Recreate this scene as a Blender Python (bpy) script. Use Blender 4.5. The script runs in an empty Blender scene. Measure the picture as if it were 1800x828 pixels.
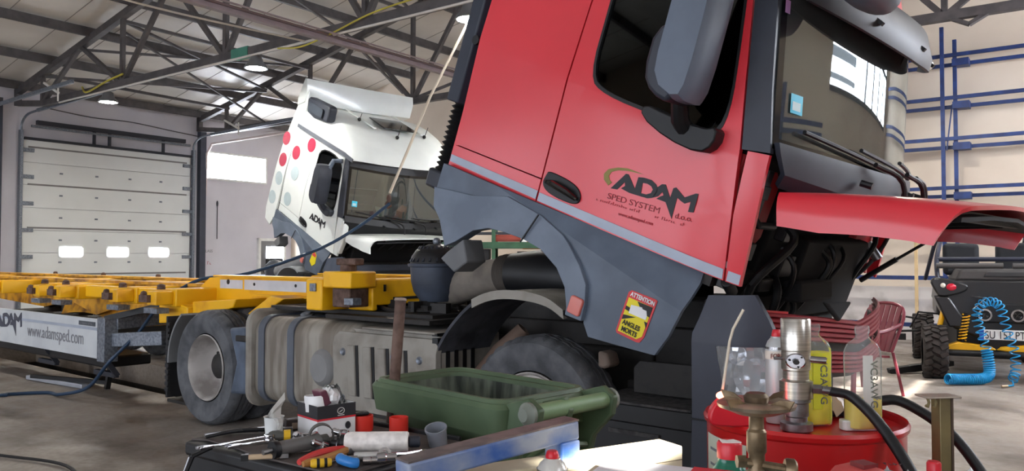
import bpy, bmesh, math, random
from mathutils import Vector, Matrix
random.seed(7)
R = math.radians
scn = bpy.context.scene
col = scn.collection

# ------------------------------------------------------------------ camera, world, sun, exposure
cam_d = bpy.data.cameras.new('camera'); cam = bpy.data.objects.new('camera', cam_d); col.objects.link(cam)
cam_d.sensor_width = 36; cam_d.lens = 27.8; cam_d.clip_start = 0.05; cam_d.clip_end = 200
cam.location = (0, 0, 1.47); cam.rotation_euler = (R(90 + 1.607), 0, 0)
scn.camera = cam
scn.view_settings.view_transform = 'Standard'; scn.view_settings.look = 'None'
scn.view_settings.exposure = 0.38; scn.view_settings.gamma = 1; scn.view_settings.use_curve_mapping = False
world = bpy.data.worlds.new('world'); scn.world = world; world.use_nodes = True
world.node_tree.nodes['Background'].inputs[0].default_value = (.75, .85, 1, 1)
world.node_tree.nodes['Background'].inputs[1].default_value = 1.2

BROT = R(-36.17)                       # the hall's axes: x = s (across the span), y = a (along the ridge)
BM = Matrix.Rotation(BROT, 4, 'Z')
def bp(s, a, z): return BM @ Vector((s, a, z))
sun_d = bpy.data.lights.new('sun', 'SUN'); sun = bpy.data.objects.new('sun', sun_d); col.objects.link(sun)
sun_d.energy = 26; sun_d.angle = R(.5); sun_d.color = (1, .95, .86)
sdir = BM.to_3x3() @ Vector((1, 0, .58))
sun.rotation_euler = sdir.to_track_quat('Z', 'Y').to_euler()

PANE_E = 34.0      # daylight seen through the high window band of the right wall
DOOR_E = 4.5       # unseen glowing doors added behind the camera to light the cab sides
LAMP_E = 380.0

# ------------------------------------------------------------------ materials
def lin(c):
    c = c / 255
    return c / 12.92 if c <= .04045 else ((c + .055) / 1.055) ** 2.4
def rgb(*c): return (lin(c[0]), lin(c[1]), lin(c[2]), 1)
MATS = {}
def mat(name, c, rough=.5, metal=0., coat=0., var=.12, scale=6., c2=None, bump=0., bscale=40., alpha=None, trans=0., spec=.5, ior=1.45, cover=.5, stretch=(1, 1, 1), soft=.12):
    if name in MATS: return MATS[name]
    m = bpy.data.materials.new(name); m.use_nodes = True; nt = m.node_tree; b = nt.nodes['Principled BSDF']
    b.inputs['Roughness'].default_value = rough; b.inputs['Metallic'].default_value = metal
    b.inputs['Coat Weight'].default_value = coat; b.inputs['Coat Roughness'].default_value = .18 if 'paint' in name else .08
    b.inputs['Transmission Weight'].default_value = trans; b.inputs['IOR'].default_value = ior
    b.inputs['Specular IOR Level'].default_value = spec
    if alpha is not None: b.inputs['Alpha'].default_value = alpha
    tc = nt.nodes.new('ShaderNodeTexCoord')
    mp = nt.nodes.new('ShaderNodeMapping'); mp.inputs['Scale'].default_value = stretch
    nt.links.new(tc.outputs['Object'], mp.inputs[0])
    n = nt.nodes.new('ShaderNodeTexNoise'); n.inputs['Scale'].default_value = scale; n.inputs['Detail'].default_value = 6
    nt.links.new(mp.outputs[0], n.inputs['Vector'])
    r = nt.nodes.new('ShaderNodeValToRGB')
    r.color_ramp.elements[0].position = max(0, cover - soft); r.color_ramp.elements[1].position = min(1, cover + soft)
    a = rgb(*c)
    if c2: d = rgb(*c2)
    else: d = tuple(x * (1 - var) for x in a[:3]) + (1,)
    r.color_ramp.elements[0].color = d; r.color_ramp.elements[1].color = a
    nt.links.new(n.outputs['Fac'], r.inputs[0]); nt.links.new(r.outputs[0], b.inputs['Base Color'])
    if bump:
        n2 = nt.nodes.new('ShaderNodeTexNoise'); n2.inputs['Scale'].default_value = bscale
        nt.links.new(tc.outputs['Object'], n2.inputs['Vector'])
        bu = nt.nodes.new('ShaderNodeBump'); bu.inputs['Strength'].default_value = bump; bu.inputs['Distance'].default_value = .02
        nt.links.new(n2.outputs['Fac'], bu.inputs['Height']); nt.links.new(bu.outputs[0], b.inputs['Normal'])
    MATS[name] = m; return m
def emit(name, c, s):
    if name in MATS: return MATS[name]
    m = bpy.data.materials.new(name); m.use_nodes = True; b = m.node_tree.nodes['Principled BSDF']
    b.inputs['Base Color'].default_value = rgb(*c); b.inputs['Emission Color'].default_value = rgb(*c); b.inputs['Emission Strength'].default_value = s
    MATS[name] = m; return m
def glassmat(name, tint, refl=.25, rough=.02, haze=0.):
    """thin tinted sheet: see-through plus a mirror layer that grows at grazing angles"""
    if name in MATS: return MATS[name]
    m = bpy.data.materials.new(name); m.use_nodes = True; nt = m.node_tree; nt.nodes.clear()
    o = nt.nodes.new('ShaderNodeOutputMaterial'); t = nt.nodes.new('ShaderNodeBsdfTransparent'); g = nt.nodes.new('ShaderNodeBsdfGlossy')
    t.inputs[0].default_value = tint; g.inputs['Roughness'].default_value = rough; g.inputs['Color'].default_value = (.9, .95, .93, 1)
    f = nt.nodes.new('ShaderNodeLayerWeight'); f.inputs[0].default_value = refl
    mx = nt.nodes.new('ShaderNodeMixShader')
    nt.links.new(f.outputs['Fresnel'], mx.inputs[0]); nt.links.new(t.outputs[0], mx.inputs[1]); nt.links.new(g.outputs[0], mx.inputs[2]); last = mx
    if haze:
        df = nt.nodes.new('ShaderNodeBsdfDiffuse'); df.inputs[0].default_value = (.85, .86, .86, 1); m2 = nt.nodes.new('ShaderNodeMixShader'); m2.inputs[0].default_value = haze
        nt.links.new(mx.outputs[0], m2.inputs[1]); nt.links.new(df.outputs[0], m2.inputs[2]); last = m2
    nt.links.new(last.outputs[0], o.inputs[0])
    MATS[name] = m; return m

red = mat('red truck paint', (214, 46, 58), .42, coat=.5, var=.05, scale=3)
white_paint = mat('white truck paint', (226, 231, 228), .3, coat=.6, var=.05, scale=3)
grey_plastic = mat('grey moulded plastic', (88, 99, 114), .45, c2=(76, 86, 100), scale=4, bump=.05, bscale=300)
dark_plastic = mat('dark grey plastic', (44, 48, 58), .5, var=.2)
black = mat('black plastic', (16, 17, 20), .5, var=.3)
black_gloss = mat('glossy black plastic', (10, 10, 12), .12, coat=.5)
rubber = mat('tyre rubber', (92, 94, 98), .85, c2=(66, 68, 72), scale=7, bump=.15, bscale=60)
rubber_dusty = mat('dusty tyre tread', (94, 92, 90), .9, c2=(70, 70, 70), scale=9, bump=.3, bscale=50)
rim_m = mat('dusty wheel rim', (196, 192, 188), .5, metal=.15, c2=(150, 144, 140), scale=5)
dusty = mat('dust covered grey plastic', (142, 138, 130), .8, c2=(118, 112, 104), scale=5, cover=.45)
tank_m = mat('dusty aluminium', (150, 145, 135), .55, metal=.25, c2=(112, 104, 94), scale=3, stretch=(4, 1, .6))
strap_m = mat('blue grey strap', (88, 94, 104), .6, var=.2)
grime = mat('oily black steel', (18, 17, 17), .65, c2=(36, 33, 31), scale=14, cover=.6)
pipe_dust = mat('dusty rubber duct', (128, 120, 110), .8, c2=(92, 86, 80), scale=4)
yellow = mat('yellow trailer paint', (236, 178, 16), .42, c2=(206, 140, 26), scale=4, cover=.38)
yellow_rusty = mat('worn yellow paint', (214, 156, 40), .6, c2=(128, 84, 44), scale=6, cover=.45)
rust = mat('rusty brown steel', (104, 82, 72), .75, c2=(72, 52, 44), scale=18, bump=.2)
steel = mat('bare steel', (160, 160, 162), .35, metal=.9, c2=(120, 120, 122), scale=20)
chrome = mat('polished steel', (205, 205, 208), .16, metal=1., c2=(170, 170, 175), scale=15)
galv = mat('galvanised steel', (136, 142, 150), .5, metal=.6, c2=(104, 110, 120), scale=40, cover=.5)
truss_m = mat('grey brown painted steel', (88, 84, 84), .55, c2=(72, 69, 70), scale=5)
navy = mat('navy blue steel', (32, 56, 110), .5, c2=(24, 42, 86), scale=6)
wall_m = mat('lilac white wall panel', (206, 203, 208), .7, c2=(192, 189, 196), scale=1.2, soft=.3)
beige_m = mat('beige wall panel', (218, 204, 186), .75, c2=(196, 180, 162), scale=.9, soft=.3)
plinth_m = mat('stained lower wall', (206, 200, 196), .75, c2=(150, 142, 136), scale=2.2, cover=.4, soft=.12)
door_m = mat('off white door panel', (216, 218, 216), .5, var=.04, scale=1.5)
black_line = mat('black door trim', (44, 46, 54), .6)
# concrete floor and ceiling have their own node trees
def floor_material():
    m = bpy.data.materials.new('worn concrete floor'); m.use_nodes = True; nt = m.node_tree; b = nt.nodes['Principled BSDF']
    tc = nt.nodes.new('ShaderNodeTexCoord')
    def noise(sc, det=6, st=(1, 1, 1)):
        mp = nt.nodes.new('ShaderNodeMapping'); mp.inputs['Scale'].default_value = st
        n = nt.nodes.new('ShaderNodeTexNoise'); n.inputs['Scale'].default_value = sc; n.inputs['Detail'].default_value = det
        nt.links.new(tc.outputs['Object'], mp.inputs[0]); nt.links.new(mp.outputs[0], n.inputs['Vector']); return n
    def ramp(n, p0, p1, c0, c1):
        r = nt.nodes.new('ShaderNodeValToRGB'); r.color_ramp.elements[0].position = p0; r.color_ramp.elements[1].position = p1
        r.color_ramp.elements[0].color = c0; r.color_ramp.elements[1].color = c1; nt.links.new(n.outputs['Fac'], r.inputs[0]); return r
    a = ramp(noise(.7), .3, .7, rgb(126, 118, 111), rgb(154, 145, 136))
    s = ramp(noise(1.1, 9, (1, 1.6, 1)), .33, .5, rgb(150, 138, 130), (1, 1, 1, 1))
    g = ramp(noise(22, 5), .35, .6, rgb(216, 212, 208), (1, 1, 1, 1))
    mx = nt.nodes.new('ShaderNodeMix'); mx.data_type = 'RGBA'; mx.blend_type = 'MULTIPLY'; mx.inputs[0].default_value = .75
    nt.links.new(a.outputs[0], mx.inputs[6]); nt.links.new(s.outputs[0], mx.inputs[7])
    m2 = nt.nodes.new('ShaderNodeMix'); m2.data_type = 'RGBA'; m2.blend_type = 'MULTIPLY'; m2.inputs[0].default_value = .6
    nt.links.new(mx.outputs[2], m2.inputs[6]); nt.links.new(g.outputs[0], m2.inputs[7])
    nt.links.new(m2.outputs[2], b.inputs['Base Color'])
    rr = ramp(noise(3.2), .35, .65, (.42, .42, .42, 1), (.75, .75, .75, 1)); nt.links.new(rr.outputs[0], b.inputs['Roughness'])
    bu = nt.nodes.new('ShaderNodeBump'); bu.inputs['Strength'].default_value = .12; nt.links.new(noise(30).outputs['Fac'], bu.inputs['Height']); nt.links.new(bu.outputs[0], b.inputs['Normal'])
    return m
floor_m = floor_material()
ceil_m = mat('pale ceiling panel', (224, 220, 212), .42, c2=(204, 198, 190), scale=1.5, soft=.3)

# ------------------------------------------------------------------ mesh builder
class MB:
    def __init__(s): s.bm = bmesh.new()
    def face(s, pts):
        return s.bm.faces.new([s.bm.verts.new(p) for p in pts])
    def box(s, c, d, rot=None):
        """box centred at c with full sizes d; rot = Matrix or z angle"""
        m = rot if isinstance(rot, Matrix) else Matrix.Rotation(rot or 0, 3, 'Z')
        m = m.to_3x3(); vs = []
        for x in (-1, 1):
            for y in (-1, 1):
                for z in (-1, 1): vs.append(s.bm.verts.new(Vector(c) + m @ Vector((x * d[0] / 2, y * d[1] / 2, z * d[2] / 2))))
        for f in ((0, 1, 3, 2), (4, 6, 7, 5), (0, 4, 5, 1), (2, 3, 7, 6), (0, 2, 6, 4), (1, 5, 7, 3)): s.bm.faces.new([vs[i] for i in f])
        return s
    def bb(s, x0, x1, y0, y1, z0, z1): return s.box(((x0 + x1) / 2, (y0 + y1) / 2, (z0 + z1) / 2), (x1 - x0, y1 - y0, z1 - z0))
    def bar(s, p, q, w, h, up=(0, 0, 1)):
        """rectangular section beam p to q: w sideways, h along up"""
        p, q = Vector(p), Vector(q); t = (q - p).normalized(); u = Vector(up)
        if abs(t.dot(u)) > .98: u = Vector((1, 0, 0))
        sd = t.cross(u).normalized(); u = sd.cross(t)
        m = Matrix((sd, t, u)).transposed()
        return s.box((p + q) / 2, (w, (q - p).length, h), m)
    def prism(s, pts, axis, a0, a1):
        f = {'x': lambda p, a: (a, p[0], p[1]), 'y': lambda p, a: (p[0], a, p[1]), 'z': lambda p, a: (p[0], p[1], a)}[axis]
        A = [s.bm.verts.new(f(p, a0)) for p in pts]; B_ = [s.bm.verts.new(f(p, a1)) for p in pts]
        s.bm.faces.new(A); s.bm.faces.new(B_[::-1])
        for i in range(len(pts)): j = (i + 1) % len(pts); s.bm.faces.new((A[i], B_[i], B_[j], A[j]))
        return s
    def rings(s, rs, closed=True, caps=True):
        """rs: list of rings of points with equal counts"""
        V = [[s.bm.verts.new(p) for p in r] for r in rs]; n = len(V[0])
        for a, b in zip(V, V[1:]):
            for i in range(n if closed else n - 1): j = (i + 1) % n; s.bm.faces.new((a[i], a[j], b[j], b[i]))
        if caps and closed:
            s.bm.faces.new(V[0][::-1]); s.bm.faces.new(V[-1])
        return s
    def tube(s, pts, r, seg=10, caps=True):
        pts = [Vector(p) for p in pts]; rr = r if isinstance(r, (list, tuple)) else [r] * len(pts); rs = []; n = None
        for i, p in enumerate(pts):
            t = (pts[min(i + 1, len(pts) - 1)] - pts[max(i - 1, 0)]).normalized()
            if n is None: n = t.orthogonal().normalized()
            n = (n - t * n.dot(t)).normalized(); b = t.cross(n)
            rs.append([p + (n * math.cos(k * 2 * math.pi / seg) + b * math.sin(k * 2 * math.pi / seg)) * rr[i] for k in range(seg)])
        return s.rings(rs, caps=caps)
    def lathe(s, prof, o=(0, 0, 0), ax=(0, 0, 1), seg=32, caps=True):
        """prof: (radius, height) along ax from o"""
        ax = Vector(ax).normalized(); n = ax.orthogonal().normalized(); b = ax.cross(n); o = Vector(o)
        rs = [[o + ax * h + (n * math.cos(k * 2 * math.pi / seg) + b * math.sin(k * 2 * math.pi / seg)) * max(r, 1e-4) for k in range(seg)] for r, h in prof]
        return s.rings(rs, caps=caps)
    def cyl(s, p, q, r, seg=20, r2=None):
        p, q = Vector(p), Vector(q); L = (q - p).length
        return s.lathe([(r, 0), (r if r2 is None else r2, L)], p, q - p, seg)
    def ball(s, c, r, seg=14):
        r = r if isinstance(r, (tuple, list)) else (r, r, r); n = seg // 2; rs = []
        for i in range(n + 1):
            th = math.pi * i / n; q = max(math.sin(th), .02)
            rs.append([(c[0] + r[0] * q * math.cos(k * 2 * math.pi / seg), c[1] + r[1] * q * math.sin(k * 2 * math.pi / seg), c[2] - r[2] * math.cos(th)) for k in range(seg)])
        return s.rings(rs)
    def grid(s, f, us, vs):
        V = [[s.bm.verts.new(f(u, v)) for v in vs] for u in us]
        for i in range(len(us) - 1):
            for j in range(len(vs) - 1): s.bm.faces.new((V[i][j], V[i + 1][j], V[i + 1][j + 1], V[i][j + 1]))
        return s
    def thicken(s, t):
        """second skin t behind the first, closed along the open edges"""
        bm = s.bm; bmesh.ops.recalc_face_normals(bm, faces=bm.faces[:]); bm.normal_update(); F = bm.faces[:]
        cp = {v: bm.verts.new(v.co - v.normal * t) for v in bm.verts[:]}
        E_ = [e for e in bm.edges[:] if len(e.link_faces) == 1]
        for e in E_:
            a, b = e.verts; bm.faces.new((a, b, cp[b], cp[a]))
        for f in F: bm.faces.new([cp[v] for v in f.verts][::-1])
        return s
    def xf(s, M): bmesh.ops.transform(s.bm, matrix=M, verts=s.bm.verts[:]); return s
    def build(s, name, m, parent=None, M=None, bevel=0, ang=35, seg=2, loc=None):
        if M is not None: s.xf(M)
        bmesh.ops.recalc_face_normals(s.bm, faces=s.bm.faces[:])
        me = bpy.data.meshes.new(name); s.bm.to_mesh(me); s.bm.free()
        for ml in (m if isinstance(m, (list, tuple)) else [m]): me.materials.append(ml)
        me.polygons.foreach_set('use_smooth', [True] * len(me.polygons)); me.set_sharp_from_angle(angle=R(ang))
        o = bpy.data.objects.new(name, me); col.objects.link(o)
        if parent: o.parent = parent
        if loc is not None: o.location = loc
        if bevel:
            b = o.modifiers.new('bevel', 'BEVEL'); b.width = bevel; b.segments = seg; b.limit_method = 'ANGLE'; b.angle_limit = R(40); b.harden_normals = False
        return o

def empty(name, loc=(0, 0, 0), rz=0, label=None, cat=None, group=None, M=None):
    o = bpy.data.objects.new(name, None); col.objects.link(o); o.empty_display_size = .1
    if M is not None: o.matrix_world = M
    else: o.location = loc; o.rotation_euler = (0, 0, rz)
    return tag(o, label, cat, group)
def tag(o, label=None, cat=None, group=None, kind=None):
    if label: o['label'] = label
    if cat: o['category'] = cat
    if group: o['group'] = group
    if kind: o['kind'] = kind
    return o
def struct(mb, name, m, label=None, **k):
    o = mb.build(name, m, **k); o.matrix_world = BM; o['kind'] = 'structure'
    if label: o['label'] = label
    return o
def copy_tree(o, parent=None):
    c = o.copy(); col.objects.link(c); c.parent = parent
    for ch in o.children: copy_tree(ch, c)
    return c
def plate(outline, holes=(), f=None, t=.03, inward=(0, 1, 0), dz=.12, dx=.0, planes=()):
    """sheet with an outline in (x, z), pushed to y = f(x, z), with thickness t"""
    mb = MB(); bm = mb.bm
    for lp in [outline] + list(holes):
        vs = [bm.verts.new((p[0], 0, p[1])) for p in lp]
        for i in range(len(vs)): bm.edges.new((vs[i], vs[(i + 1) % len(vs)]))
    bmesh.ops.triangle_fill(bm, edges=bm.edges[:], use_beauty=True)
    zs = [p[1] for p in outline]; xs = [p[0] for p in outline]
    cuts = []
    if dz:
        z = min(zs) + dz
        while z < max(zs): cuts.append(((0, 0, z), (0, 0, 1))); z += dz
    if dx:
        x = min(xs) + dx
        while x < max(xs): cuts.append(((x, 0, 0), (1, 0, 0))); x += dx
    cuts += list(planes)
    for co, no in cuts:
        bmesh.ops.bisect_plane(bm, geom=bm.verts[:] + bm.edges[:] + bm.faces[:], plane_co=co, plane_no=no, dist=1e-5)
    if f:
        for v in bm.verts: v.co.y = f(v.co.x, v.co.z)
    ret = bmesh.ops.extrude_face_region(bm, geom=bm.faces[:])
    nv = [g for g in ret['geom'] if isinstance(g, bmesh.types.BMVert)]
    bmesh.ops.translate(bm, verts=nv, vec=Vector(inward) * t)
    return mb
def smooth_loop(pts, n=2):
    """round a polygon's corners (Chaikin)"""
    for _ in range(n):
        q = []
        for i in range(len(pts)):
            a, b = pts[i], pts[(i + 1) % len(pts)]
            q += [(a[0] * .75 + b[0] * .25, a[1] * .75 + b[1] * .25), (a[0] * .25 + b[0] * .75, a[1] * .25 + b[1] * .75)]
        pts = q
    return pts
def round_rect(x0, x1, z0, z1, r, n=4):
    P = []
    for cx, cz, a0 in ((x1 - r, z1 - r, 0), (x0 + r, z1 - r, 90), (x0 + r, z0 + r, 180), (x1 - r, z0 + r, 270)):
        for i in range(n + 1): a = R(a0 + 90 * i / n); P.append((cx + r * math.cos(a), cz + r * math.sin(a)))
    return P
def spline(pts, n=8):
    pts = [Vector(p) for p in pts]; P = [pts[0] * 2 - pts[1]] + pts + [pts[-1] * 2 - pts[-2]]; out = []
    for i in range(1, len(P) - 2):
        for k in range(n):
            t = k / n; a, b, c, d = P[i - 1], P[i], P[i + 1], P[i + 2]
            out.append(.5 * ((2 * b) + (c - a) * t + (2 * a - 5 * b + 4 * c - d) * t * t + (3 * b - a - 3 * c + d) * t ** 3))
    return out + [pts[-1]]
def text(name, s, size, m, parent=None, M=None, ext=.001, bold=0, align='LEFT', sx=1):
    """lettering as a thin mesh, drawn in the local xy plane and moved by M"""
    cu = bpy.data.curves.new('lettering', 'FONT'); cu.body = s; cu.size = size; cu.extrude = ext; cu.offset = bold; cu.align_x = align
    to = bpy.data.objects.new('lettering', cu); col.objects.link(to)
    bpy.context.view_layer.update(); dg = bpy.context.evaluated_depsgraph_get()
    me = bpy.data.meshes.new_from_object(to.evaluated_get(dg)); bpy.data.objects.remove(to); bpy.data.curves.remove(cu)
    me.transform(Matrix.Diagonal((sx, 1, 1, 1)))
    if M is not None: me.transform(M)
    me.materials.clear(); me.materials.append(m)
    o = bpy.data.objects.new(name, me); col.objects.link(o)
    if parent: o.parent = parent
    return o
def scribble(name, w, h, n, m, parent=None, M=None, seed=1):
    """a row of small illegible print marks in the local xy plane"""
    rg = random.Random(seed); mb = MB(); st = w / n
    for k in range(n):
        if rg.random() < .12: continue
        x = k * st; hh = h * rg.choice((.6, .6, .6, 1)); mb.bb(x, x + st * .28, 0, hh, 0, .0006)
        z = rg.choice((0, hh * .4, hh * .8)); mb.bb(x + st * .28, x + st * .72, z, z + h * .16, 0, .0006)
    return mb.build(name, m, parent, M)
def wallframe(o, xdir, updir):
    """matrix taking text's x to xdir and y to updir, at o"""
    x = Vector(xdir).normalized(); y = Vector(updir).normalized(); z = x.cross(y)
    M = Matrix((x, y, z)).transposed().to_4x4(); M.translation = Vector(o); return M
# ------------------------------------------------------------------ the hall
TROT = math.atan2(-.635, .773)                   # heading of both trucks
TM = Matrix.Translation((.879, 5.557, 0)) @ Matrix.Rotation(TROT, 4, 'Z')
def zroof(s): return 5.5 + .2 * (s + 20) if s < -7.75 else 5.5 + .2 * (4.5 - s)
S0, S1, A0, A1 = -20.0, 4.5, -8.2, 15.75

mb = MB()
px0, px1, py0, py1 = -12.0, -4.3, -.62, .45      # the inspection pit, in the truck's axes
mb.bb(-26, px0, -14, 26, -.3, 0); mb.bb(px1, 16, -14, 26, -.3, 0); mb.bb(px0, px1, -14, py0, -.3, 0); mb.bb(px0, px1, py1, 26, -.3, 0)
o = mb.build('floor', floor_m); o.matrix_world = TM; o['kind'] = 'structure'
mb = MB()
mb.bb(px0, px1, py0, py1, -1.5, -1.4); mb.bb(px0, px1, py0 - .1, py0, -1.4, -.3); mb.bb(px0, px1, py1, py1 + .1, -1.4, -.3)
mb.bb(px0 - .1, px0, py0, py1, -1.4, -.3); mb.bb(px1, px1 + .1, py0, py1, -1.4, -.3)
o = mb.build('floor_pit', grime); o.matrix_world = TM; o['kind'] = 'structure'

# ceiling: two slopes of sandwich panel with fine seams
mb = MB()
for a, b in ((S0 - .1, -7.75), (-7.75, S1 + .1)):
    za, zb = zroof(a), zroof(b)
    mb.rings([[(a, A0 - .2, za), (a, A1 + .2, za), (a, A1 + .2, za + .1), (a, A0 - .2, za + .1)], [(b, A0 - .2, zb), (b, A1 + .2, zb), (b, A1 + .2, zb + .1), (b, A0 - .2, zb + .1)]])
struct(mb, 'ceiling', ceil_m)
mb = MB()
a = A0 + .6
seam = []
while a < A1:
    mb.bar((S0, a, zroof(S0) - .004), (-7.8, a, zroof(-7.8) - .004), .012, .008); a += 1.0
struct(mb, 'trim_1', mat('ceiling seam', (150, 146, 140), .7))

mb = MB(); mb.bb(S0 - .15, S0, A0 - .2, A1 + .2, -.1, 5.55); struct(mb, 'wall_left', wall_m)
mb = MB(); mb.prism([(S0 - .15, -.1), (S1 + .15, -.1), (S1 + .15, 5.5), (-7.75, 7.96), (S0 - .15, 5.5)], 'y', A1, A1 + .15); struct(mb, 'wall_back', beige_m)
mb = MB(); mb.bb(S0, S1, A1 - .03, A1, 0, .95); struct(mb, 'trim_2', plinth_m)
mb = MB(); mb.bb(S0 - .15, S1 + .15, A0 - .15, A0, -.1, .3); mb.prism([(S0 - .15, 4.4), (S1 + .15, 4.4), (S1 + .15, 5.5), (-7.75, 7.96), (S0 - .15, 5.5)], 'y', A0 - .15, A0)
for q0, q1 in ((S0 - .15, -17), (-12.6, -11.4), (-7, -6), (-1.6, -.4), (4.0, S1 + .15)): mb.bb(q0, q1, A0 - .15, A0, .3, 4.4)
struct(mb, 'wall_front', beige_m)
mb = MB(); mb.bb(S1, S1 + .15, A0 - .2, A1 + .2, -.1, 3.4); mb.bb(S1, S1 + .15, A0 - .2, A1 + .2, 4.8, 5.6)
for q0, q1 in ((A0 - .2, 1.5), (1.95, 9.0), (15, A1 + .2)): mb.bb(S1, S1 + .15, q0, q1, 3.4, 4.8)
struct(mb, 'wall_right', beige_m)

pane_m = emit('daylight in the window panes', (235, 242, 255), PANE_E)
# right wall: one long band of daylight with mullions; unseen slits are added to shape the sun patches
n_win = 0
def window(name_n, boxes, bars, frame_m=black_line, pm=None):
    p = empty('window_%d' % name_n); p.matrix_world = BM; p['kind'] = 'structure'
    m_ = MB()
    for q in boxes: m_.bb(*q)
    m_.build('pane', pm or pane_m, p)
    if bars:
        m_ = MB()
        for q in bars: m_.bb(*q)
        m_.build('window_frame', frame_m, p)
    return p
edges = [1.5, 1.95, 9.0, 10.6, 11.5, 12.4, 13.3, 14.2, 15]
boxes = []
for a, b in zip(edges, edges[1:]):
    if a == 1.95: continue
    if a == 1.5: zz = [(3.4, 4.12), (4.25, 4.8)]
    elif a == 9.0: zz = [(3.4, 3.54), (3.64, 3.84), (4.01, 4.8)]
    else: zz = [(3.4, 4.8)]
    for z0, z1 in zz: boxes.append((S1 + .05, S1 + .09, a, b, z0, z1))
window(1, boxes, [(S1 - .03, S1 + .1, e - .05, e + .05, 3.4, 4.8) for e in edges if e not in (1.5, 1.95, 9.0, 10.6)] + [(S1 - .03, S1 + .1, 9, 15, z, z + .08) for z in (3.36, 4.3, 4.76)])
# wall behind the camera: four tall glowing doors, unseen, added as fill light
window(2, [(q0, q1, A0 - .1, A0 - .05, .3, 4.4) for q0, q1 in ((-17, -12.6), (-11.4, -7), (-6, -1.6), (-.4, 4.0))],
       [(q, q + .08, A0 - .12, A0, .3, 4.4) for q in (-14.8, -9.2, -3.8, 1.8)] + [(-17, 4, A0 - .12, A0, z, z + .08) for z in (1.6, 3.0)], pm=emit('daylight in the glazed doors', (235, 242, 255), DOOR_E))

# ---- sectional door in the left wall
def sectional_door(n, a0, a1, h, windows=True):
    p = empty('door_%d' % n); p.matrix_world = BM; p['kind'] = 'structure'
    x = S0 + .06
    m_ = MB(); k = 8; ph = h / k
    for i in range(k):
        z0, z1 = i * ph, (i + 1) * ph
        m_.bb(x, x + .05, a0, a1, z0 + .004, z1 - .004)
    m_.build('door_leaf', door_m, p, bevel=.004)
    m_ = MB()
    for z in (h - .17, h - 1.07 + .03, h - 2.05, h - 3.15):
        m_.bb(x + .045, x + .056, a0 + .1, a1 - .1, z - .02, z + .02)
    m_.build('leaf_joint', mat('grey door joint', (122, 120, 118), .6), p)
    if windows:
        for f in (.26, .53, .79):
            c = a0 + (a1 - a0) * f
            q = MB().prism(round_rect(c - .3, c + .3, 1.46, 1.76, .07), 'x', x + .05, x + .075).build('window_frame', mat('white frame', (225, 225, 220), .5), p)
            MB().prism(round_rect(c - .26, c + .26, 1.5, 1.72, .05), 'x', x + .07, x + .085).build('pane', pane_m, q)
    for s_, a in ((1, a0), (-1, a1)):
        for i in range(7):
            z = .25 + i * .62
            m_ = MB(); m_.bb(x + .04, x + .1, a - .05 * s_ if s_ > 0 else a - .22, a + .22 if s_ > 0 else a + .05, z - .045, z + .045)
            m_.build('roller_hinge', galv, p, bevel=.006)
    m_ = MB()
    for i in range(7):
        for f in (.2, .4, .6, .8):
            a = a0 + (a1 - a0) * f; z = .3 + i * .53; m_.bb(x + .048, x + .062, a - .035, a + .035, z - .02, z + .02)
    m_.build('hinge', galv, p)
    for a in (a0 - .1, a1 + .04):
        m_ = MB(); m_.bb(x + .02, x + .14, a, a + .06, 0, h + .2)
        pts = spline([(x + .1, a + .03, h + .1), (x + .12, a + .03, h + .35), (x + .4, a + .03, h + .52), (x + .9, a + .03, h + .56)], 5)
        m_.tube(pts, .028, 6); m_.bar((x + .9, a + .03, h + .56), (x + 4.3, a + .03, h + .62), .05, .07)
        m_.build('door_track', galv, p)
    m_ = MB(); m_.bb(x + .05, x + .12, a0, a1, h - .01, h + .05); m_.bb(x + .06, x + .16, a0 + .25, a1 - .2, h + .36, h + .46)
    for f in (.37, .46, .8): m_.bb(x + .06, x + .12, a0 + (a1 - a0) * f, a0 + (a1 - a0) * f + .06, h, h + .4)
    m_.build('lintel', black_line, p)
    m_ = MB().tube([(x + .2, a0 + .1, h + .3), (x + .2, a1 - .1, h + .3)], .03, 8); m_.build('spring_shaft', galv, p)
    return p
sectional_door(1, 8.05, 12.25, 4.22)
sectional_door(2, 2.9, 7.1, 4.22, False)
for n, a in ((3, 7.5), (4, 12.62)):
    mb = MB(); mb.bb(S0, S0 + .16, a - .09, a + .09, 0, 5.1); struct(mb, 'trim_%d' % n, mat('dark blue grey column', (62, 66, 78), .6))

# high window and the side door in the left wall
def wallwindow(n, a0, a1, z0, z1, bars=()):
    p = empty('window_%d' % n); p.matrix_world = BM; p['kind'] = 'structure'
    m_ = MB(); m_.bb(S0 + .01, S0 + .03, a0, a1, z0, z1); m_.build('pane', pane_m, p)
    m_ = MB()
    for q in ((a0 - .05, a1 + .05, z0 - .05, z0), (a0 - .05, a1 + .05, z1, z1 + .05), (a0 - .05, a0, z0, z1), (a1, a1 + .05, z0, z1)): m_.bb(S0 + .001, S0 + .06, *q)
    m_.build('window_frame', mat('white frame', (225, 225, 220), .5), p); return p
wallwindow(3, 12.75, 14.75, 3.72, 4.42)
p = empty('door_3'); p.matrix_world = BM; p['kind'] = 'structure'
fm = mat('white frame', (225, 225, 220), .5)
m_ = MB()
for q in ((14.5, 14.58, 0, 2.05), (15.4, 15.48, 0, 2.05), (14.5, 15.48, 1.97, 2.05)): m_.bb(S0 + .001, S0 + .1, *q)
m_.build('door_frame', fm, p)
m_ = MB(); m_.bb(S0 + .02, S0 + .05, 14.58, 15.4, 0, 1.97); lf = m_.build('door_leaf', mat('dark grey door leaf', (110, 110, 110), .6), p)
m_ = MB(); m_.bb(S0 + .05, S0 + .06, 14.8, 15.4, 1.45, 1.8); m_.build('pane', pane_m, lf)
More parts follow.
